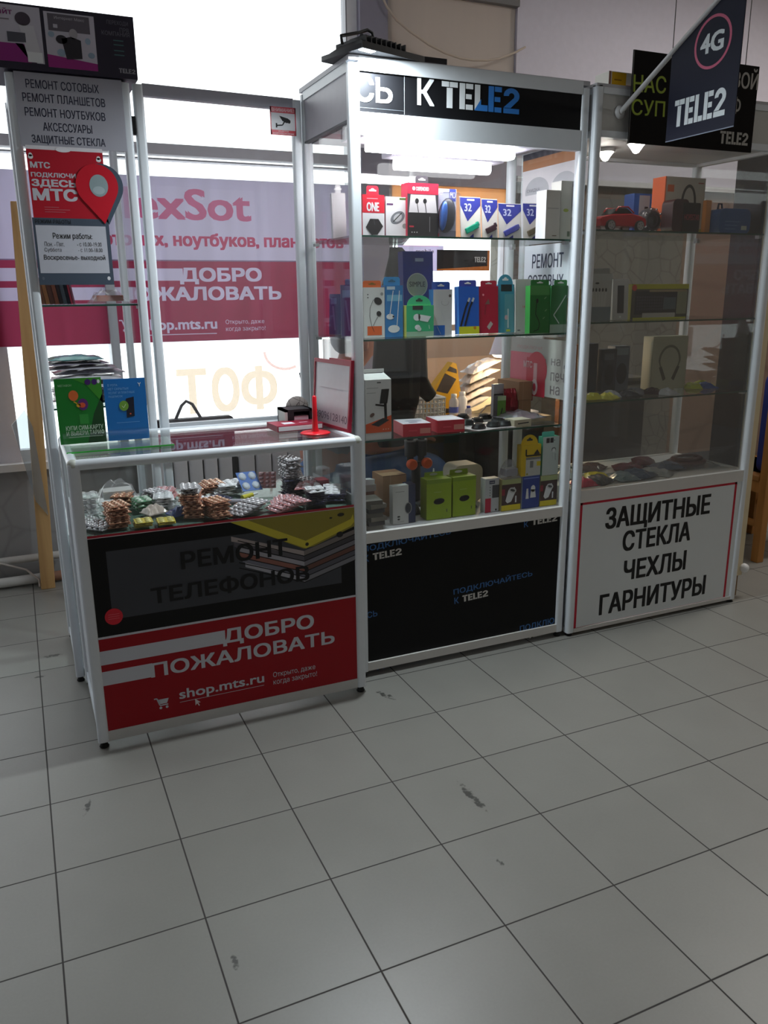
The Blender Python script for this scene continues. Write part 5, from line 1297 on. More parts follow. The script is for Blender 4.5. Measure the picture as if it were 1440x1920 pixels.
# black bag on the window sill
t = thing('laptop_bag', 'black flat bag with an upright handle standing on the window sill', 'bag', (.85, 2.014, .585))
m = M(); m.rbox(.64, 1.05, 1.992, 2.036, .587, .745, .02, S(46, 42, 50, .7), 4, 'y'); m.build('body', t)
m = M(); m.tube([(.755, 2.012, .74), (.79, 2.012, .81), (.815, 2.012, .832), (.845, 2.012, .815), (.885, 2.012, .74)], .008, S(52, 46, 54, .7), 8); m.build('handle', t)
m = M(); m.ball((.975, .684, .949), (.045, .026, .044), stone_mat((120, 105, 100), (210, 200, 195), (60, 50, 50), 40), 16)
tag(m.build('patterned_pouch', loc=(.975, .684, CT)), 'small grey patterned pouch standing behind the note cube holder', 'pouch')

# ================================================================== blister cards inside the counter
SC = .683
def card(w, d, h, base, dome, nx, ny):
    m = M(); m.box(-w / 2, w / 2, -d / 2, d / 2, 0, .0016, base)
    rx, ry = w / nx * .40, d / ny * .40
    for i in range(nx):
        for j in range(ny):
            cx, cy = -w / 2 + w * (i + .5) / nx, -d / 2 + d * (j + .5) / ny
            vs = []
            for (k, z) in ((1, .0016), (.92, h * .7), (.55, h)):
                for a in range(8): vs.append((cx + rx * k * math.cos(a * .7854 + .39), cy + ry * k * math.sin(a * .7854 + .39), z))
            m.add(vs, [(r * 8 + a, r * 8 + (a + 1) % 8, r * 8 + 8 + (a + 1) % 8, r * 8 + 8 + a) for r in range(2) for a in range(8)], dome, True); m.add(vs[-8:], [tuple(range(8))], dome)
    return m.build('battery_card', local=True)
protos = {
    'copper': card(.062, .085, .006, C(170, 110, 84), S(206, 160, 130, .22, .5), 3, 4),
    'silver': card(.055, .085, .006, C(150, 146, 150), S(214, 210, 214, .2, .5), 3, 4),
    'pink': card(.060, .085, .006, C(196, 130, 130), S(206, 170, 176, .25, .4), 3, 4),
    'yellow': card(.052, .062, .005, C(196, 176, 50), S(206, 196, 120, .3, .2), 2, 3),
    'white': card(.06, .09, .006, C(216, 216, 218), S(226, 226, 230, .2, .1), 2, 4),
    'navy': card(.060, .085, .004, C(34, 38, 64), S(60, 60, 84, .3, .2), 3, 3),
    'green': card(.056, .08, .006, C(70, 130, 90), S(190, 206, 190, .2, .2), 2, 3),
    'blue': card(.07, .095, .008, C(60, 100, 170), S(206, 214, 226, .2, .2), 2, 2),
}
fresh = set(protos)
def put(kind, x, y, z, rz, label, group=None, tilt=(0, 0)):
    if kind in fresh:
        fresh.discard(kind); o = protos[kind]
    else:
        o = dup(protos[kind], (0, 0, 0), (0, 0, 0))
        if 'group' in o: del o['group']
    o.location = (x, y, z); o.rotation_euler = (tilt[0], tilt[1], rz)
    return tag(o, label, 'blister card', group)
def stack(kind, x, y, n, dz, rz, label, group, drift=(0, 0), top=None, z0=0.0):
    rnd = random.Random(int(x * 1000 + y * 77))
    for k in range(n):
        last = k == n - 1 and top
        put(kind, x + drift[0] * k + (rnd.random() - .5) * .009, y + drift[1] * k + (rnd.random() - .5) * .009, SC + .0008 + z0 + k * dz, rz + (rnd.random() - .5) * .36, top if last else label, None if last else group)
stack('copper', .278, .325, 10, .0068, .10, 'copper foil blister card in the straight stack near the counter corner', 'cards of the straight copper stack', (0, .001), 'copper foil blister card on top of the straight stack near the counter corner')
stack('copper', .515, .335, 11, .0066, -.2, 'copper foil blister card in the tallest slumping stack by the front glass', 'cards of the slumping copper stack', (-.001, .0015))
stack('silver', .510, .352, 3, .007, -.2, 'silver foil blister card lying across the slumping copper stack', 'silver cards on the slumping stack', (-.003, .002), None, .074)
stack('copper', .572, .300, 8, .0066, .25, 'copper foil blister card in the short stack beside the slumping one', 'cards of the short copper stack', (.001, .002))
stack('pink', .770, .285, 4, .0068, .35, 'pinkish foil blister card spread flat at the front of the counter case', 'pinkish cards spread at the front', (.022, .004))
stack('silver', .640, .300, 5, .006, .55, 'silver foil blister card fanned along the front glass of the counter', 'silver cards fanned at the front', (.016, .006))
stack('navy', .912, .315, 8, .0052, -.35, 'dark navy blister card in the low stack under a white star-shaped card', 'navy cards in the low stack', (0, .001))
stack('white', .900, .325, 2, .007, -.1, 'white blister card lying crosswise over the navy stack', 'white cards over the navy stack', (.004, .003), None, .043)
put('pink', .892, .37, SC + .05, -.5, 'red-edged card sticking out behind the navy stack', None, (.1, -.1))
stack('navy', .990, .345, 4, .0052, -.3, 'dark blister card in the small pile near the counter end post', 'dark cards near the end post', (.002, .002))
put('white', .985, .37, SC + .026, -.4, 'pale card resting over the small dark pile near the end post', None, (.15, 0))
stack('yellow', .350, .292, 3, .0058, -.1, 'yellow blister card lying at the front glass beside the straight copper stack', 'yellow cards by the copper stack')
stack('yellow', .418, .296, 2, .0058, .1, 'yellow blister card lying apart beside the shiny blue packets', 'yellow cards by the blue packets')
stack('white', .215, .52, 4, .018, 0, 'white blister card in the high pile along the counter side wall', 'white cards by the side wall')
stack('silver', .205, .40, 2, .0068, .2, 'silver blister card lying near the counter side wall', 'silver cards by the side wall')
stack('silver', .215, .325, 2, .0066, .6, 'silver blister card at the front corner of the counter case', 'silver cards in the front corner', (.012, 0))
stack('green', .375, .50, 5, .0068, .15, 'green and white blister card in the low stack in mid-case', 'green cards in mid-case')
stack('white', .445, .50, 5, .0085, -.1, 'white blister card in the mauve and white pile in mid-case', 'white cards in mid-case')
stack('copper', .330, .60, 5, .0068, -.2, 'copper foil blister card in the pile at the back of the counter case', 'copper cards at the back')
stack('copper', .545, .58, 7, .007, .2, 'copper foil blister card in the long pile along the counter back rail', 'copper cards along the back rail', (.014, 0))
stack('white', .640, .55, 6, .008, .05, 'white blister card in the tilted pile beside the blue card', 'white cards beside the blue card', (.004, 0))
put('blue', .745, .545, SC + .042, .05, 'large blue card with white blisters leaning back in mid-case', None, (.55, 0))
put('pink', .815, .56, SC + .036, -.3, 'pink blister card leaning beside the large blue card', None, (.5, 0))
stack('navy', .870, .45, 10, .0064, .05, 'dark blister card in the square block under the silver pile', 'dark cards in the square block')
stack('silver', .868, .46, 8, .0082, .1, 'silver blister card in the tall pile on the dark square block', 'silver cards of the tall pile', (0, .001), None, .066)
stack('silver', .955, .50, 4, .012, .3, 'silver blister card in the loose pile behind the navy stack', 'silver cards behind the navy stack')
stack('silver', .420, .58, 6, .0068, .3, 'silver blister card in the pile between the clear bag and the long copper pile', 'silver cards behind mid-case', (.003, -.002))
stack('pink', .470, .61, 5, .0068, -.4, 'pinkish blister card in the pile at the back beside the copper ones', 'pinkish cards at the back', (-.002, 0))
stack('white', .690, .60, 5, .0075, .2, 'white blister card in the pile at the back behind the blue card', 'white cards at the back', (.006, 0))
stack('navy', .600, .45, 4, .0055, .5, 'dark blister card in the small pile in the middle of the counter case', 'dark cards in the middle', (.006, .002))
stack('silver', .555, .42, 4, .0068, -.5, 'silver blister card in the small heap behind the slumping copper stack', 'silver cards in the small heap', (.005, .003))
stack('copper', .690, .36, 2, .0068, .8, 'copper blister card lying between the fanned silver and pinkish cards', 'copper cards between the fans', (.01, .004))
stack('pink', .800, .36, 3, .0068, -.2, 'pinkish blister card in the second row behind the spread ones', 'pinkish cards in the second row', (.012, .003))
stack('green', .280, .43, 3, .0068, .5, 'green and white blister card between the copper stack and the side wall', 'green cards near the side wall', (.004, .002))
crumple('plastic_bag', 'crumpled clear bag of white parts at the back of the counter case', 'bag', (.315, .645, SC + .001), .13, .09, .075, PLASTIC, 0, 71, S(214, 212, 206, .5))
crumple('plastic_bag', 'small shiny blue and clear bag behind the separate yellow card', 'bag', (.470, .365, SC + .001), .07, .06, .03, S(90, 110, 170, .12), .2, 72)
crumple('plastic_bag', 'clear folded bag in mid-case above the shiny blue one', 'bag', (.488, .44, SC + .001), .08, .06, .035, PLASTIC, .1, 73)
crumple('plastic_bag', 'pale bag with an orange corner between the copper stack and mid-case', 'bag', (.40, .42, SC + .001), .07, .06, .03, S(206, 190, 180, .2), .4, 74)
crumple('plastic_bag', 'frosted bag near the side wall of the counter case', 'bag', (.235, .455, SC + .001), .06, .06, .03, PLASTIC, .5, 75)
t = thing('glue_tube', 'yellow and white little tube lying in mid-case', 'tube', (.72, .46, SC))
M().tube([(.695, .45, SC + .010), (.735, .47, SC + .012)], [.009, .008], S(206, 196, 60, .4), 10).build('tube_body', t); M().tube([(.735, .47, SC + .012), (.755, .478, SC + .013)], [.005, .003], WH, 8).build('cap', t)
t = thing('small_tube', 'silver-grey roll lying beside the fanned silver cards', 'tube', (.66, .40, SC)); M().tube([(.625, .41, SC + .012), (.690, .38, SC + .012)], .011, S(170, 168, 180, .25, .4), 12).build('roll', t)
m = M(); m.rbox(.955, 1.005, .43, .49, SC + .001, SC + .085, .006, CLEAR, 3); bo_ = tag(m.build('clear_box', loc=(.98, .46, SC)), 'small clear box with red contents near the counter end post', 'box')
m = M(); m.box(.960, 1.0, .435, .485, SC + .004, SC + .045, S(150, 40, 56)); m.build('contents', bo_)
# ================================================================== on top of the cases
CTOP = 2.042
fl = thing('floodlight', 'black LED floodlight lying face down on the front corner of the lit case', 'floodlight', (1.165, .395, CTOP), .32)
m = M(); m.rbox(-.125, .125, -.10, .10, .001, .014, .01, S(26, 24, 30, .45), 3); m.box(-.128, .128, -.103, -.098, .0, .018, S(20, 20, 24)); m.build('front_frame', fl, local=True)
m = M(); m.add([(-.115, -.09, .014), (.115, -.09, .014), (.115, .09, .014), (-.115, .09, .014), (-.085, -.05, .040), (.085, -.05, .040), (.085, .05, .040), (-.085, .05, .040)], [(0, 1, 5, 4), (1, 2, 6, 5), (2, 3, 7, 6), (3, 0, 4, 7), (4, 5, 6, 7)], S(24, 24, 28, .45))
for k in range(9):
    m.box(-.085 + .02 * k, -.081 + .02 * k, -.07, .07, .022, .048, S(22, 22, 26, .45))
m.build('heat_sink', fl, local=True)
m = M(); m.box(-.06, .06, -.035, .035, .040, .060, S(22, 22, 26, .45)); m.tube([(-.06, -.036, .05), (-.08, -.045, .05)], .007, S(60, 60, 64), 8); m.build('driver_box', fl, local=True)
m = M(); m.tube([(-.118, 0, .03), (-.122, 0, .052), (-.03, .02, .082), (.0, .02, .094), (.02, .02, .090), (.03, .02, .060)], .005, S(20, 20, 24, .4), 8); m.build('bracket', fl, local=True)
m = M(); m.box(-.118, -.07, -.096, -.074, -.0004, .001, emis(.86, .95, 1.0, 30)); m.build('led_panel', fl, local=True)
ld = bpy.data.lights.new('lamp_light', 'AREA'); ld.shape = 'RECTANGLE'; ld.size = .07; ld.size_y = .02; ld.energy = 28.0; ld.color = (.86, .95, 1.0)
lo = bpy.data.objects.new('lamp_light', ld); COL.objects.link(lo); lo.parent = fl; lo.location = (-.106, -.085, -.002); lo.rotation_euler = (-.1, 0, 0)
m = M(); m.box(1.262, 1.412, .365, .46, CTOP + .001, CTOP + .026, S(28, 26, 34, .5)); m.box(1.268, 1.405, .3645, .365, CTOP + .008, CTOP + .011, S(60, 58, 66))
tag(m.build('flat_box', loc=(1.337, .41, CTOP)), 'flat black box lying on top of the lit case next to the floodlight', 'box')
C3T = 2.036
m = M(); m.box(2.035, 2.165, .345, .42, C3T + .001, C3T + .050, C(226, 222, 210)); m.plane((0, .345, 0)); m.fr(2.048, 2.110, C3T + .008, C3T + .048, C(226, 176, 30), 1); m.fr(2.035, 2.044, C3T, C3T + .05, C(150, 110, 96), 1); m.fr(2.058, 2.09, C3T + .022, C3T + .026, C(160, 110, 20), 2); m.fr(2.11, 2.165, C3T + .004, C3T + .010, C(190, 80, 70), 1)
tag(m.build('product_box', loc=(2.10, .38, C3T)), 'yellow and white box lying on top of the dim case at its corner', 'box')
# hanging sign
hs = thing('hanging_sign', 'black board with green and grey capitals hung in front of the dim case top', 'sign', (2.377, .285, 1.85))
m = M(); m.box(2.086, 2.668, .284, .288, 1.850, 2.142, S(18, 16, 16, .6, 0, 0, .12)); m.plane((0, .284, 0)); GR = S(150, 172, 30, .5, 0, 0); GY = S(176, 174, 168, .5, 0, 0)
b_ = m.build('board', hs)
m = M().plane((0, .284, 0))
m.ft('НАС', 2.094, 2.236, 2.012, 2.066, GR, 1, .015, .04); m.ft('СУП', 2.092, 2.238, 1.940, 1.990, GR, 1, .015, .02); m.ft('ВОЙ', 2.548, 2.668, 2.064, 2.132, GY, 1, .015, .0); m.ft('Ф', 2.548, 2.592, 1.978, 2.034, GY, 1, .015)
m.tele2(2.506, 2.646, 1.873, 1.916, GY, 1, .0); m.fr(2.086, 2.089, 1.85, 2.142, S(90, 90, 90), 1)
m.build('lettering', b_)
m = M(); m.tube([(2.256, .286, 2.14), (2.250, .285, CEIL - .004)], .0016, S(60, 58, 60), 6); m.tube([(2.60, .286, 2.14), (2.60, .285, CEIL - .004)], .0016, S(60, 58, 60), 6); m.build('wire', hs)
# flag
ff = thing('flag', 'dark blue pennant with a pink ring hanging from a white slanted pole', 'flag', (2.067, .30, 1.96))
m = M(); m.tube([(2.068, .312, 1.952), (2.067, .10, 2.068), (2.066, -.30, 2.288)], .0085, S(196, 196, 196, .35), 10); m.lathe([(.022, 0), (.022, .006), (.012, .012)], S(196, 196, 196, .4), (2.068, .3185, 1.952), 16, Matrix.Rotation(math.pi / 2, 3, 'X')); m.build('pole', ff)
m = M()
FP = [(.077, 1.818), (-.204, 1.818), (-.206, 2.232), (.077, 2.074)]
vs = [(2.0655, y, z) for y, z in FP] + [(2.0685, y, z) for y, z in FP]
m.add(vs, [(3, 2, 1, 0), (4, 5, 6, 7), (0, 1, 5, 4), (1, 2, 6, 5), (2, 3, 7, 6), (3, 0, 4, 7)], S(24, 26, 42, .6, 0, .04, .12))
cl = m.build('cloth', ff)
m = M().plane((2.0655, 0, 0), (0, -1, 0), (0, 0, 1)); FW = S(196, 204, 206, .5, 0, 0)
def fy(v): return -.077 + (v + .245) * .946
def fz(v): return 1.818 + (v - 1.853) * .956
m.fring(fy(-.066), fz(2.116), .073, .073, .008, S(176, 40, 88, .5), 1, 0, 360, 40); m.ft('4G', fy(-.114), fy(-.022), fz(2.088), fz(2.142), FW, 1, .05); m.tele2(fy(-.212), fy(.010), fz(1.893), fz(1.975), FW, 1)
m.fl([(-.077, 1.819), (.204, 1.819)], .003, S(90, 100, 120), 1)
m.build('lettering', cl)

# papers and one painted reflection on the inner side glass of the lit case
GX = 1.9315
def sidepaper(name, label, cat, y0, y1, z0, z1, mat, draw=None):
    m = M(); m.box(GX - .0012, GX, y0, y1, z0, z1, mat); m.plane((GX - .0012, y1, 0), (0, -1, 0), (0, 0, 1))
    if draw: draw(m, y1 - y0)
    return tag(m.build(name, loc=(GX, (y0 + y1) / 2, z0)), label, cat)
sidepaper('paper_notice', 'white paper notice with dark capitals on the side glass above the green boxes', 'notice', .368, .668, 1.330, 1.525, S(226, 230, 240, .7),
          lambda m, w: (m.ft('РЕМОНТ', .055, .255, 1.440, 1.492, S(50, 60, 84), 1, .02), m.ft('СОТОВЫХ', .03, .26, 1.372, 1.415, S(50, 60, 84), 1, .02)))
def pm(m, w):
    m.fr(0, .17, .93, 1.118, S(222, 110, 130, .5), 1)
    m.fp(pin(.19, 1.055, .07, .18, .95)[1:], S(206, 50, 74, .5), 2); m.fr(.12, .25, .95, 1.10, S(206, 50, 74, .5), 3); m.fr(.17, .195, .97, 1.08, S(226, 170, 176), 4); m.fe(.18, .985, .022, .032, S(236, 214, 216), 5); m.fe(.18, .985, .010, .016, S(206, 70, 90), 6)
    m.ft('МТС', .10, .16, 1.06, 1.085, S(236, 200, 206), 5, .03)
    for k, s_ in enumerate(('на д', 'печа', 'на п')): m.ft(s_, .285, .40, 1.072 - .052 * k, 1.105 - .052 * k, S(120, 110, 112), 1, .01)
    m.ft('ПОДКЛЮЧИ', .05, .22, 1.13, 1.145, S(200, 150, 156), 1)
sidepaper('operator_poster', 'pink and grey poster with a big red pin on glass over the cardboard boxes', 'poster', .368, .745, .955, 1.175, S(190, 186, 182, .6), pm)
def pp(m, w):
    m.fp([(0, 1.80), (w, 1.80), (w, 1.86), (0, 1.86)], S(150, 100, 60), 1); m.fr(0, w, 1.838, 1.86, S(50, 50, 60), 2)
    for a in (.02, .19):
        m.fe(a + .08, 1.72, .078, .05, S(166, 168, 172), 2); m.fr(a, a + .16, 1.66, 1.71, S(206, 204, 206), 3); m.ft('СКИДКА', a + .015, a + .10, 1.718, 1.732, S(110, 110, 118), 4)
sidepaper('glass_reflection', 'painted reflection of two pale arches and an orange band high on the side glass of the lit case', 'poster', .368, .70, 1.61, 1.858, S(206, 204, 206, .6), pp)  # opaque sheet painted as a reflection seen in the side glass

# ================================================================== goods in the dim case
T1, T2, T3, T4 = 1.568, 1.241, .943, .604
t = thing('toy_car', 'red toy sports car with silver wheels on the upper shelf of the dim case', 'toy car', (2.185, .44, T1))
CR = S(176, 18, 34, .2)
prof = [(2.080, .022), (2.080, .040), (2.088, .052), (2.115, .060), (2.135, .064), (2.165, .083), (2.205, .084), (2.235, .070), (2.262, .062), (2.288, .050), (2.294, .036), (2.292, .022)]
def extr(m, prof, y0, y1, z, mat, inset=0):
    n = len(prof); vs = [(x, y0, z + h) for x, h in prof] + [(x, y1, z + h) for x, h in prof]
    m.add(vs, [tuple(reversed(range(n))), tuple(range(n, 2 * n))] + [(i, (i + 1) % n, n + (i + 1) % n, n + i) for i in range(n)], mat)
m = M(); extr(m, [(2.080, .018), (2.080, .042), (2.092, .052), (2.135, .060), (2.225, .064), (2.262, .058), (2.290, .048), (2.296, .034), (2.292, .018)], .40, .48, T1, CR); m.build('car_body', t, bevel=.004)
m = M(); extr(m, [(2.132, .060), (2.162, .083), (2.206, .084), (2.240, .062)], .408, .472, T1, S(20, 20, 24, .1)); m.build('cabin', t, bevel=.003)
m = M(); m.tube([(2.15, .405, T1 + .072), (2.162, .405, T1 + .086), (2.206, .405, T1 + .087), (2.236, .405, T1 + .066)], .0028, CR, 6); m.tube([(2.15, .475, T1 + .072), (2.162, .475, T1 + .086), (2.206, .475, T1 + .087), (2.236, .475, T1 + .066)], .0028, CR, 6); m.build('roof_rail', t)
RY = Matrix.Rotation(math.pi / 2, 3, 'X')
for x in (2.122, 2.258):
    for y in (.398, .482):
        m = M(); m.lathe([(.012, -.008), (.0195, -.007), (.0195, .007), (.012, .008)], S(20, 20, 20, .8), (x, y, T1 + .0205), 18, RY); m.lathe([(.0155, -.0085), (.0155, .0085)], S(196, 196, 200, .25, .6), (x, y, T1 + .0205), 18, RY)
        for k in range(5): m.obox((x + .009 * math.cos(k * 1.257), y + (-.0088 if y < .44 else .0088), T1 + .0205 + .009 * math.sin(k * 1.257)), (.004, .001, .004), (0, 0, 0), S(60, 60, 64))
        m.build('wheel', t)
t = thing('round_speaker', 'round dark speaker with studded rim beside the red toy car', 'speaker', (2.385, .49, T1))
RX = Matrix.Rotation(math.pi / 2, 3, 'X')
m = M(); m.lathe([(.030, -.02), (.046, -.018), (.048, .012), (.036, .022), (.034, .024)], S(84, 82, 88, .3, .3), (2.385, .49, T1 + .049), 24, RX)
for k in range(10): m.ball((2.385 + .042 * math.cos(k * .628), .467, T1 + .049 + .042 * math.sin(k * .628)), .005, S(190, 186, 190, .2, .6), 8)
m.build('rim', t)
m = M(); m.lathe([(.033, .020), (.030, .026), (.020, .022), (.018, .024), (.0, .026)], S(40, 38, 42, .5), (2.385, .49, T1 + .049), 24, RX); m.build('cone', t)
def d_bb(m, w, h):
    m.fe(w * .8, h * .55, w * .18, h * .3, C(40, 150, 210), 2); m.fr(w * .2, w * .62, h * .5, h * .96, C(190, 200, 214), 2); m.fr(w * .42, w * .56, h * .1, h * .7, C(24, 30, 50), 3); m.fe(w * .28, h * .2, w * .08, h * .06, C(190, 180, 60), 3)
pkg('blue gadget box standing behind the red toy car', 'box', 2.415, 2.545, T1, .165, .62, .06, C(22, 96, 190), C(18, 70, 150), d_bb)
def d_hp(m, w, h):
    m.fr(0, w * .02, 0, h, C(230, 100, 40), 3); m.fr(w * .06, w * .22, h * .74, h * .86, C(206, 100, 50), 2)
    m.fring(w * .60, h * .55, w * .19, h * .33, w * .055, C(30, 22, 22), 3, -20, 200, 30); m.fe(w * .46, h * .32, w * .12, h * .15, C(24, 18, 20), 4); m.fe(w * .66, h * .30, w * .16, h * .18, C(30, 22, 24), 4); m.fe(w * .68, h * .30, w * .10, h * .12, C(52, 38, 38), 5)
    m.fr(w * .86, w * .98, h * .02, h * .1, C(170, 170, 60), 2); m.fr(w * .82, w * .96, h * .90, h * .92, C(150, 70, 60), 2)
pkg('large white headphone box with an orange edge on the upper shelf of the dim case', 'headphone box', 2.435, 2.640, T1, .212, .47, .07, C(190, 184, 172), C(226, 100, 40), d_hp)
t = thing('wireless_speaker', 'dark maroon barrel speaker with red lettering before the large headphone box', 'speaker', (2.46, .405, T1))
m = M(); m.rbox(2.395, 2.475, .375, .435, T1 + .001, T1 + .120, .02, S(58, 14, 22, .35), 5, 'y'); m.build('cabinet', t)
m = M(); m.rbox(2.445, 2.53, .372, .43, T1 + .001, T1 + .108, .006, S(20, 16, 18, .6), 3, 'y'); m.plane((0, .372, 0)); m.ft('HOPESTAR', 2.452, 2.526, T1 + .045, T1 + .066, S(170, 60, 70), 1, .02); m.build('grille', t)
t = thing('gadget_bag', 'blue padded case at the far end of the upper shelf of the dim case', 'case', (2.75, .45, T1))
m = M(); m.rbox(2.668, 2.838, .41, .49, T1 + .001, T1 + .098, .028, S(44, 92, 150, .5), 5, 'y'); m.plane((0, .41, 0)); m.fr(2.79, 2.82, T1 + .018, T1 + .034, S(190, 200, 190), 1)
for k in range(3): m.fr(2.70, 2.76 + .01 * k, T1 + .02 + .014 * k, T1 + .022 + .014 * k, S(100, 140, 180), 1)
m.build('shell', t)
M().tube([(2.695, .45, T1 + .092), (2.70, .45, T1 + .118), (2.716, .45, T1 + .118), (2.722, .45, T1 + .092)], .004, S(40, 60, 90), 6).build('handle', t)
m = M(); m.box(2.636, 2.662, .45, .50, T1 + .001, T1 + .13, C(226, 150, 80)); tag(m.build('product_box', loc=(2.65, .475, T1)), 'narrow orange box between the large headphone box and the blue case', 'box')
# middle shelf
def d_ep(m, w, h):
    m.fr(w * .0, w * 1.0, 0, h * .30, C(120, 130, 136), 2); m.fr(0, w, h * .86, h, C(190, 190, 186), 2)
    for k in range(5):
        m.fl([(w * (.24 + .13 * k), h * .62), (w * (.32 + .10 * k), h * .30)], .010, C(200, 196, 190), 3); m.fe(w * (.24 + .13 * k), h * .66, .004, .007, DK, 4)
    m.fe(w * .4, h * .80, w * .08, h * .02, DK, 3)
pkg('white hanging pack of five plug cables on the middle shelf of the dim case', 'cable pack', 2.060, 2.170, T2, .175, .43, .03, C(186, 184, 178), C(150, 150, 150), d_ep, (.1, .9, .020, C(160, 160, 156), None), rotz=-.1)
flatbox('yellow and white label strip box lying on the middle shelf against the post', 2.09, .60, T2, .12, .08, .17, 0, C(206, 200, 60), C(214, 210, 190), side_draw=lambda m, w, h: (m.fr(w * .4, w, h * .7, h, C(214, 206, 180), 1), m.fr(0, w, 0, h * .7, C(186, 150, 100), 1)))
def d_pb(m, w, h): m.fr(w * .3, w * .72, h * .16, h * .84, C(50, 50, 54), 2); m.fe(w * .5, h * .07, .004, .004, WH, 3)
pkg('white rounded pack with a dark window leaning by the keyboard box', 'pack', 2.215, 2.280, T2, .155, .46, .02, C(196, 194, 190), None, d_pb, rotz=-.25, lean=-.08)
def d_kb(m, w, h):
    m.fr(0, w, h * .86, h, C(196, 190, 30), 2); m.fe(w * .04, h * .90, .012, .012, C(230, 80, 60), 3); m.fr(w * .06, w * .80, h * .14, h * .80, C(40, 38, 44), 2)
    for r in range(5):
        for k in range(13): m.fr(w * (.09 + .042 * k), w * (.122 + .042 * k), h * (.26 + .085 * r), h * (.32 + .085 * r), C(70, 68, 76), 3)
    m.fr(w * .56, w * .78, h * .28, h * .62, C(84, 100, 104), 4); m.fr(w * .80, w * .98, h * .14, h * .82, C(150, 150, 120), 2); m.fr(w * .2, w * .78, h * .05, h * .18, C(190, 186, 176), 4); m.fr(w * .04, w * .98, 0, h * .05, C(196, 196, 40), 3); m.fr(w * .3, w * .96, h * .78, h * .84, C(170, 150, 110), 4)
pkg('long yellow and black keyboard box on the middle shelf of the dim case', 'keyboard box', 2.298, 2.590, T2, .136, .46, .045, C(86, 84, 70), C(160, 156, 40), d_kb)
# third shelf
def d_h2(m, w, h):
    G = C(120, 116, 96)
    m.fring(w * .50, h * .54, w * .32, h * .30, w * .055, G, 2, 0, 180, 30); m.fp([(w * .18, h * .54), (w * .23, h * .54), (w * .30, h * .36), (w * .26, h * .36)], G, 2); m.fp([(w * .82, h * .54), (w * .77, h * .54), (w * .70, h * .36), (w * .74, h * .36)], G, 2)
    m.fp([(w * .20, h * .42), (w * .28, h * .44), (w * .42, h * .20), (w * .34, h * .16)], C(96, 90, 74), 3); m.fp([(w * .80, h * .42), (w * .72, h * .44), (w * .58, h * .20), (w * .66, h * .16)], C(96, 90, 74), 3)
pkg('cream box with a pale headphone picture on the third shelf of the dim case', 'headphone box', 2.500, 2.690, T3, .222, .54, .06, C(186, 182, 158), C(170, 166, 144), d_h2)
pkg('dark grey computer mouse pack on the third shelf of the dim case', 'pack', 2.275, 2.345, T3, .175, .58, .05, C(60, 62, 68), None, lambda m, w, h: (m.fe(w * .5, h * .4, w * .35, h * .25, C(34, 34, 38), 2), m.fr(w * .1, w * .8, h * .75, h * .9, C(90, 96, 104), 2)))
pkg('slate blue computer mouse pack next to the dark grey one', 'pack', 2.352, 2.430, T3, .185, .60, .05, C(92, 100, 112), None, lambda m, w, h: (m.fe(w * .5, h * .38, w * .36, h * .24, C(40, 40, 46), 2), m.fr(w * .1, w * .9, h * .8, h * .96, C(130, 140, 150), 2)))
pkg('bluish dark box behind the messy packets on the third shelf of the dim case', 'box', 2.205, 2.262, T3, .20, .60, .05, C(52, 56, 66), C(90, 96, 108))
pc = [((2.10, .42), (196, 190, 60), 'yellow flat packet against the post'), ((2.16, .40), (206, 200, 80), 'yellow packet at the front edge'), ((2.22, .45), (150, 150, 160), 'shiny grey packet with white marks'), ((2.30, .44), (60, 60, 70), 'black cable packet'), ((2.36, .47), (120, 120, 130), 'grey cable packet'), ((2.42, .44), (70, 50, 56), 'maroon and black packet'),
      ((2.12, .54), (170, 166, 160), 'white crumpled packet'), ((2.46, .40), (190, 190, 196), 'clear packet before the cream headphone box'), ((2.72, .52), (180, 186, 60), 'yellow-green packet'), ((2.77, .50), (60, 90, 160), 'blue packet'), ((2.80, .55), (190, 196, 70), 'lime packet at the far end')]
for i, ((x, y), c_, l) in enumerate(pc):
    crumple('cable_packet', l + ' on the third shelf of the dim case', 'packet', (x, y, T3 + .001), .085, .075, .026, S(*c_, .2), .5 * i, 80 + i)
# base of the dim case
pb = [((2.075, .41), (190, 30, 70), 'crimson flat packet in the front corner', .10), ((2.15, .41), (60, 60, 62), 'black flat packet', .11), ((2.09, .52), (196, 200, 200), 'white packet by the post', .11), ((2.19, .47), (206, 190, 30), 'bright yellow packet', .12), ((2.275, .42), (110, 130, 140), 'pale blue-grey packet at the front', .13), ((2.36, .42), (70, 86, 110), 'dark blue clear packet', .13),
      ((2.46, .43), (150, 156, 160), 'clear shiny packet in the middle', .14), ((2.42, .55), (96, 40, 50), 'maroon packet in the middle', .13), ((2.57, .48), (90, 100, 120), 'bluish packet', .13), ((2.15, .62), (120, 130, 120), 'greenish packet at the back', .12), ((2.28, .62), (90, 70, 64), 'brown packet at the back', .13), ((2.55, .60), (80, 40, 46), 'dark red packet at the back', .14)]
for i, ((x, y), c_, l, w) in enumerate(pb):
    crumple('case_packet', l + ' on the base of the dim case', 'packet', (x, y, T4 + .001 + .004 * (i % 3)), w, .10, .028, S(*c_, .2), .37 * i, 100 + i)
t = thing('coiled_cable', 'reddish coiled cable in a clear bag at the far end of the dim case base', 'cable', (2.70, .50, T4))
m = M(); m.tube([(2.70 + .085 * math.cos(k * .3142), .50 + .055 * math.sin(k * .3142), T4 + .018) for k in range(21)], .012, S(96, 60, 56, .4), 8); m.tube([(2.70 + .07 * math.cos(k * .3142), .50 + .042 * math.sin(k * .3142), T4 + .034) for k in range(21)], .010, S(84, 50, 50, .4), 8); m.build('coil', t)
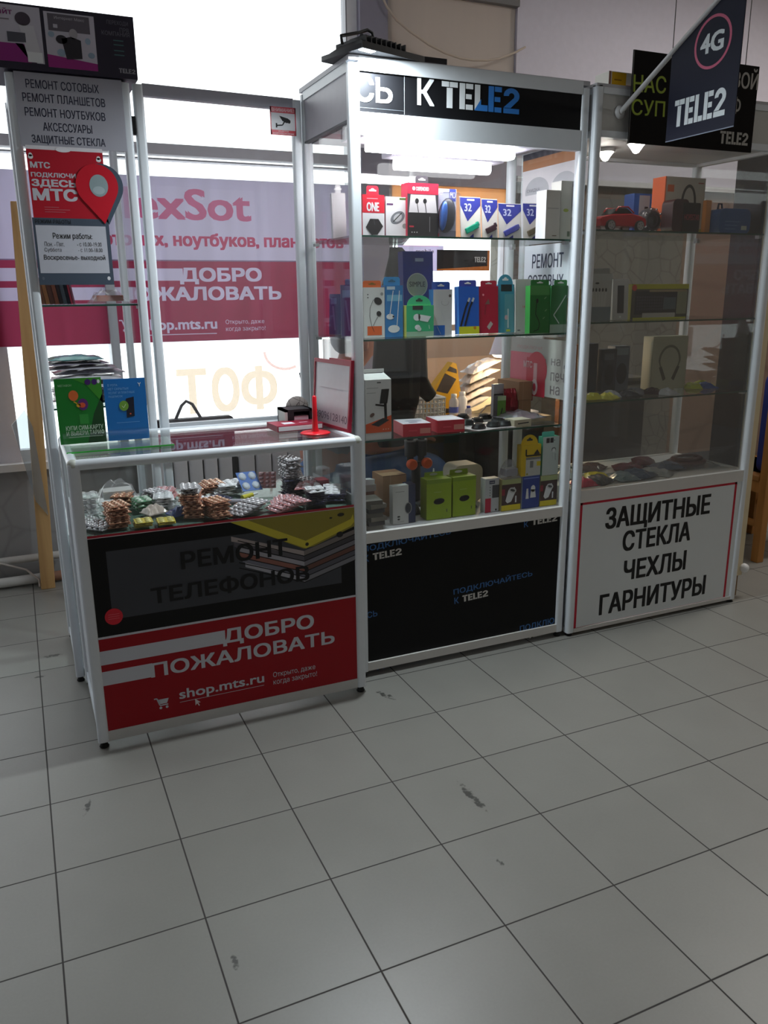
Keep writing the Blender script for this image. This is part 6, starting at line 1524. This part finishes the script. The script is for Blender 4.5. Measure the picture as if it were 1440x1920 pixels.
crumple('bag_film', 'x', 'bag', (2.70, .50, T4 + .002), .24, .16, .04, glass((.9, .9, .9), 1, .08, .06), 0, 130)
bf = bpy.data.objects['bag_film']; bf.parent = t; bf.location = (0, 0, .002)
for k_ in ('label', 'category'): del bf[k_]
# backdrop furniture behind the dim case
m = M(); m.box(2.445, 2.845, .95, 1.25, 0, .93, S(64, 60, 56, .6)); m.box(2.44, 2.85, .94, 1.26, .93, .95, S(80, 76, 72, .5))
tag(m.build('dark_cabinet', loc=(2.64, 1.1, 0), bevel=.004), 'dark grey cabinet standing behind the dim case', 'cabinet')
m = M(); m.box(2.30, 2.435, .90, .93, 0, 1.12, wood_mat((120, 72, 46), (176, 116, 76)))
tag(m.build('plywood_board', loc=(2.37, .915, 0)), 'reddish brown wooden panel behind the dim case beside the dark cabinet', 'panel')

# ================================================================== repair bench behind the cases
bn = thing('repair_bench', 'pale topped repair bench behind the lit case, cluttered with parts', 'bench', (2.10, 1.25, 0))
M().box(1.49, 2.28, .93, 1.60, .775, .800, S(196, 176, 150, .5)).build('bench_top', bn)
m = M(); m.box(1.98, 2.26, .97, 1.0, 0, .775, S(26, 24, 26, .7)); m.box(1.50, 2.26, 1.55, 1.58, 0, .775, S(24, 22, 24, .7)); m.box(2.24, 2.27, .97, 1.58, 0, .775, S(26, 24, 26, .7)); m.build('panel', bn)
M().box(1.50, 1.54, 1.50, 1.55, 0, .775, ALU).build('leg', bn)
t = thing('wire_basket', 'white lattice plastic basket on the repair bench', 'basket', (1.63, 1.06, BENCH))
m = M(); BW = S(226, 222, 214, .5)
def lattice(m, p0, p1, z0, z1, nx, nz, th=.0035):
    p0, p1 = Vector(p0), Vector(p1)
    for i in range(nx + 1):
        p = p0.lerp(p1, i / nx); m.tube([(p.x, p.y, z0), (p.x, p.y, z1)], th, BW, 4)
    for j in range(nz + 1):
        z = z0 + (z1 - z0) * j / nz; m.tube([(p0.x, p0.y, z), (p1.x, p1.y, z)], th if j < nz else th * 2, BW, 4)
q = [(1.505, 1.0), (1.755, .99), (1.76, 1.13), (1.51, 1.14)]
for (a, b), n in zip(zip(q, q[1:] + q[:1]), (14, 7, 14, 7)): lattice(m, (*a, 0), (*b, 0), BENCH + .022, BENCH + .105, n, 4)
m.box(1.505, 1.755, .998, 1.135, BENCH + .001, BENCH + .022, S(110, 96, 84, .6)); m.build('lattice', t)
for i, (x, y, h, r, c_, cap, lab) in enumerate(((1.86, 1.10, .105, .022, (196, 190, 186), (210, 206, 200), 'clear plastic bottle with a blue label on the repair bench'), (1.915, 1.12, .110, .024, (226, 222, 220), (226, 222, 220), 'white plastic bottle beside the clear one on the repair bench'), (1.88, 1.0, .062, .015, (206, 196, 200), (40, 56, 160), 'small bottle with a dark blue cap on the repair bench'),
                                               (1.75, 1.33, .12, .02, (206, 160, 140), (120, 190, 180), 'small bottle with a turquoise cap behind the basket'), (1.70, 1.34, .115, .026, (196, 110, 80), (196, 120, 90), 'orange-brown translucent cup behind the basket'))):
    t = thing('bottle', lab, 'bottle', (x, y, BENCH))
    M().lathe([(r, BENCH + .001), (r, BENCH + h * .70), (r * .55, BENCH + h * .84), (r * .5, BENCH + h * .86)], S(*c_, .2), (x, y, 0), 14).build('bottle_body', t)
    M().lathe([(r * .6, BENCH + h * .85), (r * .6, BENCH + h), (0, BENCH + h + .001)], S(*cap, .4), (x, y, 0), 12).build('cap', t)
    if i in (0, 2):
        M().lathe([(r * 1.02, BENCH + h * .2), (r * 1.02, BENCH + h * .45)], S(70, 84, 170), (x, y, 0), 14).build('label_band', t)
m = M(); vs = [(1.765, .93 + .24, .80), (1.93, 1.17, .80), (1.905, 1.17, 1.035), (1.885, 1.17, 1.045), (1.765, 1.17, .90)]
slab(m, [(1.765, .801), (1.925, .801), (1.930, .90), (1.905, 1.035), (1.885, 1.042), (1.765, .905)], 1.16, .05, S(214, 160, 26, .4)); m.plane((0, 1.16, 0))
m.fp([(1.800, .915), (1.86, .900), (1.905, .965), (1.845, .995)], C(60, 50, 46), 1); m.fp([(1.770, .81), (1.92, .81), (1.90, .83), (1.78, .835)], C(40, 34, 30), 1); m.fp([(1.87, 1.025), (1.905, 1.01), (1.908, .99), (1.855, 1.005)], C(60, 50, 46), 1)
tag(m.build('striped_pouch', loc=(1.85, 1.185, BENCH)), 'yellow and dark brown pointed pouch leaning on the repair bench', 'pouch')
hp_ = [(2.03 + .016 * k, 1.25 + .008 * (k % 3), .034 + .043 * k, .06 * (k % 3 - 1), .7) for k in range(5)] + [(1.93, 1.36, .034, .1, .5)]
for i, (x, y, z, rz, ti) in enumerate(hp_):
    crumple('parts_bag', 'clear grey plastic bag of phone parts in the heap on the repair bench', 'bag', (x, y, BENCH + .001 + z), .17, .13, .03, S(*((176, 166, 158), (196, 186, 180), (150, 142, 138))[i % 3], .25), rz, 140 + i, tilt=(0, -ti * .5), group='heap of part bags on the repair bench')
dl = thing('desk_lamp', 'white desk lamp with a glowing warm shade over the repair bench', 'lamp', (2.13, 1.14, BENCH))
M().lathe([(.045, BENCH + .001), (.045, BENCH + .012), (.012, BENCH + .02)], S(214, 210, 216, .4), (2.225, 1.03, 0), 18).build('base', dl)
M().tube([(2.225, 1.03, BENCH + .015), (2.215, 1.04, 1.10), (2.17, 1.07, 1.21), (2.11, 1.10, 1.182)], .007, S(206, 202, 210, .4), 8).build('arm', dl)
M().lathe([(.055, 1.075), (.050, 1.085), (.026, 1.16), (.018, 1.18), (.0, 1.182)], S(214, 206, 220, .5), (2.105, 1.10, 0), 20).build('lamp_shade', dl)
M().lathe([(.042, 1.074), (.030, 1.062), (.0, 1.058)], emis(1, .80, .55, 14), (2.105, 1.10, 0), 16).build('bulb', dl)
pl_ = bpy.data.lights.new('lamp_light', 'POINT'); pl_.energy = 9.0; pl_.color = (1, .74, .46); pl_.shadow_soft_size = .03
po_ = bpy.data.objects.new('lamp_light', pl_); COL.objects.link(po_); po_.parent = dl; po_.location = (2.105 - 2.13, 1.10 - 1.14, 1.045 - BENCH)
m = M(); m.tube([(1.93, 1.0, BENCH + .012), (1.99, 1.03, BENCH + .05), (2.06, 1.05, BENCH + .055), (2.13, 1.04, BENCH + .10)], .004, S(50, 40, 38), 6); m.tube([(2.13, 1.04, BENCH + .10), (2.09, 1.03, BENCH + .03), (2.0, 1.0, BENCH + .006)], .004, S(120, 80, 50), 6)
tag(m.build('power_cable', loc=(2.03, 1.03, BENCH)), 'dark power cable curling over the repair bench', 'cable')
t = thing('parts_tray', 'cream curved organiser tray in front of the bag heap on the repair bench', 'tray', (2.03, 1.10, BENCH))
m = M(); pr = [(1.93, .0), (2.13, .0), (2.13, .085), (2.08, .075), (2.03, .045), (1.97, .025), (1.93, .022)]; extr(m, pr, 1.075, 1.14, BENCH + .001, S(196, 182, 150, .5)); m.build('tray_body', t)
for i, (x, y) in enumerate(((1.80, .97), (1.845, .98), (1.93, .955), (1.97, .98), (2.02, .96), (2.07, .98), (1.79, 1.03), (2.12, .97))):
    crumple('screw_bag', 'small dark bag of screws scattered along the repair bench front', 'bag', (x, y, BENCH + .001), .05, .04, .024, S(44, 40, 44, .25), .6 * i, 160 + i, group='dark screw bags on the repair bench')
# black jacket hanging behind the lit case
jk = thing('jacket', 'black jacket with a lime reflective strip hanging behind the lit case', 'jacket', (1.44, .90, .73))
JM = S(16, 15, 18, .85); 
def loft(m, secs, mat, n=16):
    """secs: (cx, cy, cz, rx, ry, wobble)"""
    vs = []
    for i, (cx, cy, cz, rx, ry) in enumerate(secs):
        for k in range(n):
            a = 2 * math.pi * k / n; w = 1 + .10 * math.sin(5 * a + i * .4) * (i / len(secs))
            vs.append((cx + rx * w * math.cos(a), cy + ry * w * math.sin(a), cz))
    m.add(vs, [(i * n + k, i * n + (k + 1) % n, (i + 1) * n + (k + 1) % n, (i + 1) * n + k) for i in range(len(secs) - 1) for k in range(n)], mat, True)
    m.add(vs[:n], [tuple(reversed(range(n)))], mat); m.add(vs[-n:], [tuple(range(n))], mat)
m = M(); loft(m, [(1.405, .855, .74, .055, .028), (1.41, .855, .80, .085, .036), (1.425, .855, .92, .105, .038), (1.435, .86, 1.05, .110, .042), (1.44, .86, 1.18, .105, .042), (1.445, .86, 1.32, .095, .042), (1.450, .86, 1.42, .070, .038), (1.445, .86, 1.49, .045, .03), (1.43, .86, 1.525, .025, .02)], JM); m.build('body', jk)
m = M(); m.tube([(1.50, .885, 1.40), (1.525, .89, 1.25), (1.535, .89, 1.10), (1.545, .885, 1.00), (1.575, .88, .955), (1.60, .88, .93)], [.045, .05, .046, .040, .034, .030], JM, 12); m.build('sleeve', jk)
m = M(); m.obox((1.458, .824, 1.425), (.016, .004, .10), (0, -.35, 0), S(170, 190, 40, .5)); m.build('reflective_strip', jk)
m = M(); m.tube([(1.43, .87, 1.52), (1.43, .855, 1.56), (1.43, .83, 1.56), (1.43, .806, 1.56)], .003, ALUD, 6); m.build('hook', jk)

jk.location = (1.468, .90, .73)
# ================================================================== person at the bench
def skin_mesh(name, verts, edges, rad, mat, parent, root=0, sub=2):
    me = bpy.data.meshes.new(name); me.from_pydata([tuple(Vector(v) - WLOC[parent.name]) for v in verts], edges, []); me.materials.append(mat)
    o = bpy.data.objects.new(name, me); COL.objects.link(o)
    sk = o.modifiers.new('skin', 'SKIN'); sk.use_smooth_shade = True
    if not me.skin_vertices: me.attributes
    for i, d in enumerate(me.skin_vertices[0].data):
        r = rad[i]; d.radius = r if isinstance(r, tuple) else (r, r); d.use_root = (i == root)
    ss = o.modifiers.new('smooth', 'SUBSURF'); ss.levels = sub; ss.render_levels = sub
    bpy.context.view_layer.update()
    em = bpy.data.meshes.new_from_object(o.evaluated_get(bpy.context.evaluated_depsgraph_get()))
    bpy.data.objects.remove(o)
    em.name = name
    for p in em.polygons: p.use_smooth = True
    if not em.materials: em.materials.append(mat)
    n = bpy.data.objects.new(name, em); COL.objects.link(n); n.parent = parent; WLOC[n.name] = WLOC[parent.name].copy()
    return n
pe = thing('person', 'person in blue jeans and grey shirt seated behind the lit case, forearm on the thigh', 'person', (1.30, 1.12, 0))
SKN = S(176, 112, 92, .55, 0, .05)
V, E, Rd = [], [], []
def jt(p, r, par=None):
    V.append(p); Rd.append(r)
    if par is not None: E.append((par, len(V) - 1))
    return len(V) - 1
pel = jt((1.24, 1.14, .545), .13)
sp1 = jt((1.24, 1.14, .70), .125, pel); sp2 = jt((1.28, 1.14, .88), (.15, .12), sp1); nk = jt((1.35, 1.14, 1.03), .055, sp2); hd0 = jt((1.39, 1.14, 1.09), .068, nk); hd1 = jt((1.415, 1.14, 1.15), (.085, .09), hd0); hd2 = jt((1.40, 1.14, 1.23), (.078, .085), hd1); jt((1.50, 1.135, 1.14), .014, hd1)
for s_ in (-1, 1):
    yh = 1.14 + s_ * .09
    hp = jt((1.27, yh, .535), .095, pel)
    kn = jt((1.70, .985 if s_ < 0 else 1.24, .60), .070, hp); an = jt((1.74, 1.00 if s_ < 0 else 1.26, .10), .042, kn); jt((1.86, .99 if s_ < 0 else 1.26, .045), .036, an)
    sh = jt((1.29, 1.14 + s_ * .19, .955), .065, sp2)
    el = jt((1.36, .985 if s_ < 0 else 1.36, .715 if s_ < 0 else .875), .045, sh)
    wr = jt((1.575, 1.00 if s_ < 0 else 1.24, .725 if s_ < 0 else .86), .030, el)
    hn = jt((1.635, 1.005 if s_ < 0 else 1.21, .737 if s_ < 0 else .855), (.034, .018), wr)
    for k in range(4):
        b = jt((1.675, .975 + .02 * k + (0 if s_ < 0 else .2), .738 if s_ < 0 else .852), .0095, hn); jt((1.705 - .004 * abs(k - 1), .972 + .021 * k + (0 if s_ < 0 else .2), .722 if s_ < 0 else .836), .008, b)
    tb_ = jt((1.625, (.965 if s_ < 0 else 1.17), .735 if s_ < 0 else .85), .010, hn); jt((1.65, (.950 if s_ < 0 else 1.155), .732 if s_ < 0 else .845), .008, tb_)
body = skin_mesh('body', V, E, Rd, SKN, pe)
jeans = S(66, 102, 156, .85, 0, .22)
V, E, Rd = [], [], []
pel = jt((1.24, 1.14, .545), .155); jt((1.24, 1.14, .66), .145, pel)
for s_ in (-1, 1):
    hp = jt((1.29, 1.14 + s_ * .09, .545), .118, pel); mid = jt((1.50, 1.03 if s_ < 0 else 1.24, .585), .100, hp); kn = jt((1.715, .985 if s_ < 0 else 1.24, .600), .088, mid); an = jt((1.745, 1.0 if s_ < 0 else 1.26, .13), .06, kn)
skin_mesh('jeans', V, E, Rd, jeans, pe)
V, E, Rd = [], [], []
s0 = jt((1.24, 1.14, .625), .160); s1 = jt((1.27, 1.14, .82), (.165, .14), s0); s2 = jt((1.315, 1.14, .965), (.13, .11), s1); jt((1.345, 1.14, 1.015), .070, s2)
for s_ in (-1, 1):
    a = jt((1.295, 1.14 + s_ * .19, .955), .082, s2); jt((1.325, 1.14 + s_ * .235 + (.0 if s_ > 0 else .02), .84), .066, a)
skin_mesh('shirt', V, E, Rd, S(104, 112, 134, .85, 0, .25), pe)
m = M(); m.ball((1.395, 1.14, 1.215), (.098, .092, .085), S(46, 34, 28, .8, 0, .2), 18, Matrix.Rotation(-.25, 3, 'Y')); m.ball((1.355, 1.14, 1.17), (.07, .088, .075), S(46, 34, 28, .8, 0, .2), 16); m.build('hair', pe)
for y in (1.055, 1.225): M().ball((1.405, y, 1.145), (.018, .010, .028), SKN, 12).build('ear', pe)
for y in (1.11, 1.165): M().ball((1.487, y, 1.158), (.006, .009, .006), S(30, 24, 22), 10).build('eye', pe)
M().ball((1.478, 1.137, 1.095), (.010, .022, .006), S(150, 80, 74), 10).build('mouth', pe)
for y in (.995, 1.262): m = M(); m.ball((1.83, y, .045), (.13, .048, .044), S(30, 28, 30), 14); m.build('shoe', pe)
t = thing('stool', 'dark round stool under the seated person behind the cases', 'stool', (1.24, 1.14, 0))
M().lathe([(.17, .36), (.18, .38), (.17, .405)], S(40, 38, 42, .6), (1.24, 1.14, 0), 22).build('seat', t)
for k in range(4):
    a = .785 + k * 1.571; M().tube([(1.24 + .09 * math.cos(a), 1.14 + .09 * math.sin(a), .365), (1.24 + .17 * math.cos(a), 1.14 + .17 * math.sin(a), .0)], .013, S(60, 60, 64, .4), 8).build('leg', t)

# ================================================================== right-hand side: post, bulb, chair
m = M(); m.box(2.906, 2.954, .36, .42, .10, 2.25, S(222, 206, 170, .5)); cp = thing('cream_post', 'tall cream door edge standing beside the dim case on a small wooden foot', 'post', (2.93, .39, 0))
m.build('upright', cp); m = M(); m.box(2.910, 2.945, .37, .415, 0, .10, wood_mat((110, 84, 56), (150, 120, 84))); m.build('foot', cp)
M().ball((2.958, .352, .135), .021, S(236, 236, 236, .35), 18).build('knob', cp)
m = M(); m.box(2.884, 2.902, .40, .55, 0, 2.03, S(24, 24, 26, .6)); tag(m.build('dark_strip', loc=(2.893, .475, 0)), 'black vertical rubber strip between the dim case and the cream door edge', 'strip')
ch = thing('wooden_chair', 'light wooden chair with a crossed back beyond the dim case', 'chair', (3.56, .90, 0))
CW_ = wood_mat((150, 96, 40), (206, 146, 76), (24, 24, 3))
for (x, y, h) in ((3.415, .675, .90), (3.415, 1.06, .45), (3.80, .675, .90), (3.80, 1.06, .45)):
    M().box(x - .022, x + .022, y - .022, y + .022, 0, h, CW_).build('leg', ch, bevel=.004)
m = M(); m.box(3.44, 3.775, .655, 1.09, .42, .45, CW_); m.box(3.39, 3.83, .70, 1.09, .42, .45, CW_); m.build('seat', ch, bevel=.006)
m = M(); m.box(3.40, 3.82, .665, .69, .36, .42, CW_); m.box(3.40, 3.42, .68, 1.05, .36, .42, CW_); m.box(3.79, 3.81, .68, 1.05, .36, .42, CW_); m.build('apron', ch)
m = M(); m.box(3.40, 3.82, .660, .690, .79, .90, CW_); m.build('top_rail', ch, bevel=.005)
for a, b in (((3.43, .675, .50), (3.79, .675, .80)), ((3.43, .675, .80), (3.79, .675, .50))):
    m = M(); d = Vector(b) - Vector(a); m.obox((Vector(a) + Vector(b)) / 2, (d.length, .018, .034), (0, -math.atan2(d.z, d.x), 0), CW_); m.build('cross_slat', ch)
m = M(); m.box(3.41, 3.43, .69, 1.04, .18, .21, CW_); m.build('stretcher', ch); m = M(); m.box(3.79, 3.81, .69, 1.04, .18, .21, CW_); m.build('stretcher', ch)
m = M(); m.rbox(3.43, 3.79, .705, .76, .452, .955, .05, S(36, 52, 130, .8), 4, 'y'); tag(m.build('jacket', loc=(3.61, .73, .452)), 'bright blue jacket hung over the back of the wooden chair', 'jacket')
m = M(); m.rbox(3.30, 3.95, 1.12, 1.5, .001, .40, .06, S(24, 24, 30, .8), 4, 'y'); tag(m.build('dark_bag', loc=(3.6, 1.3, 0)), 'black bag on the floor behind the wooden chair', 'bag')
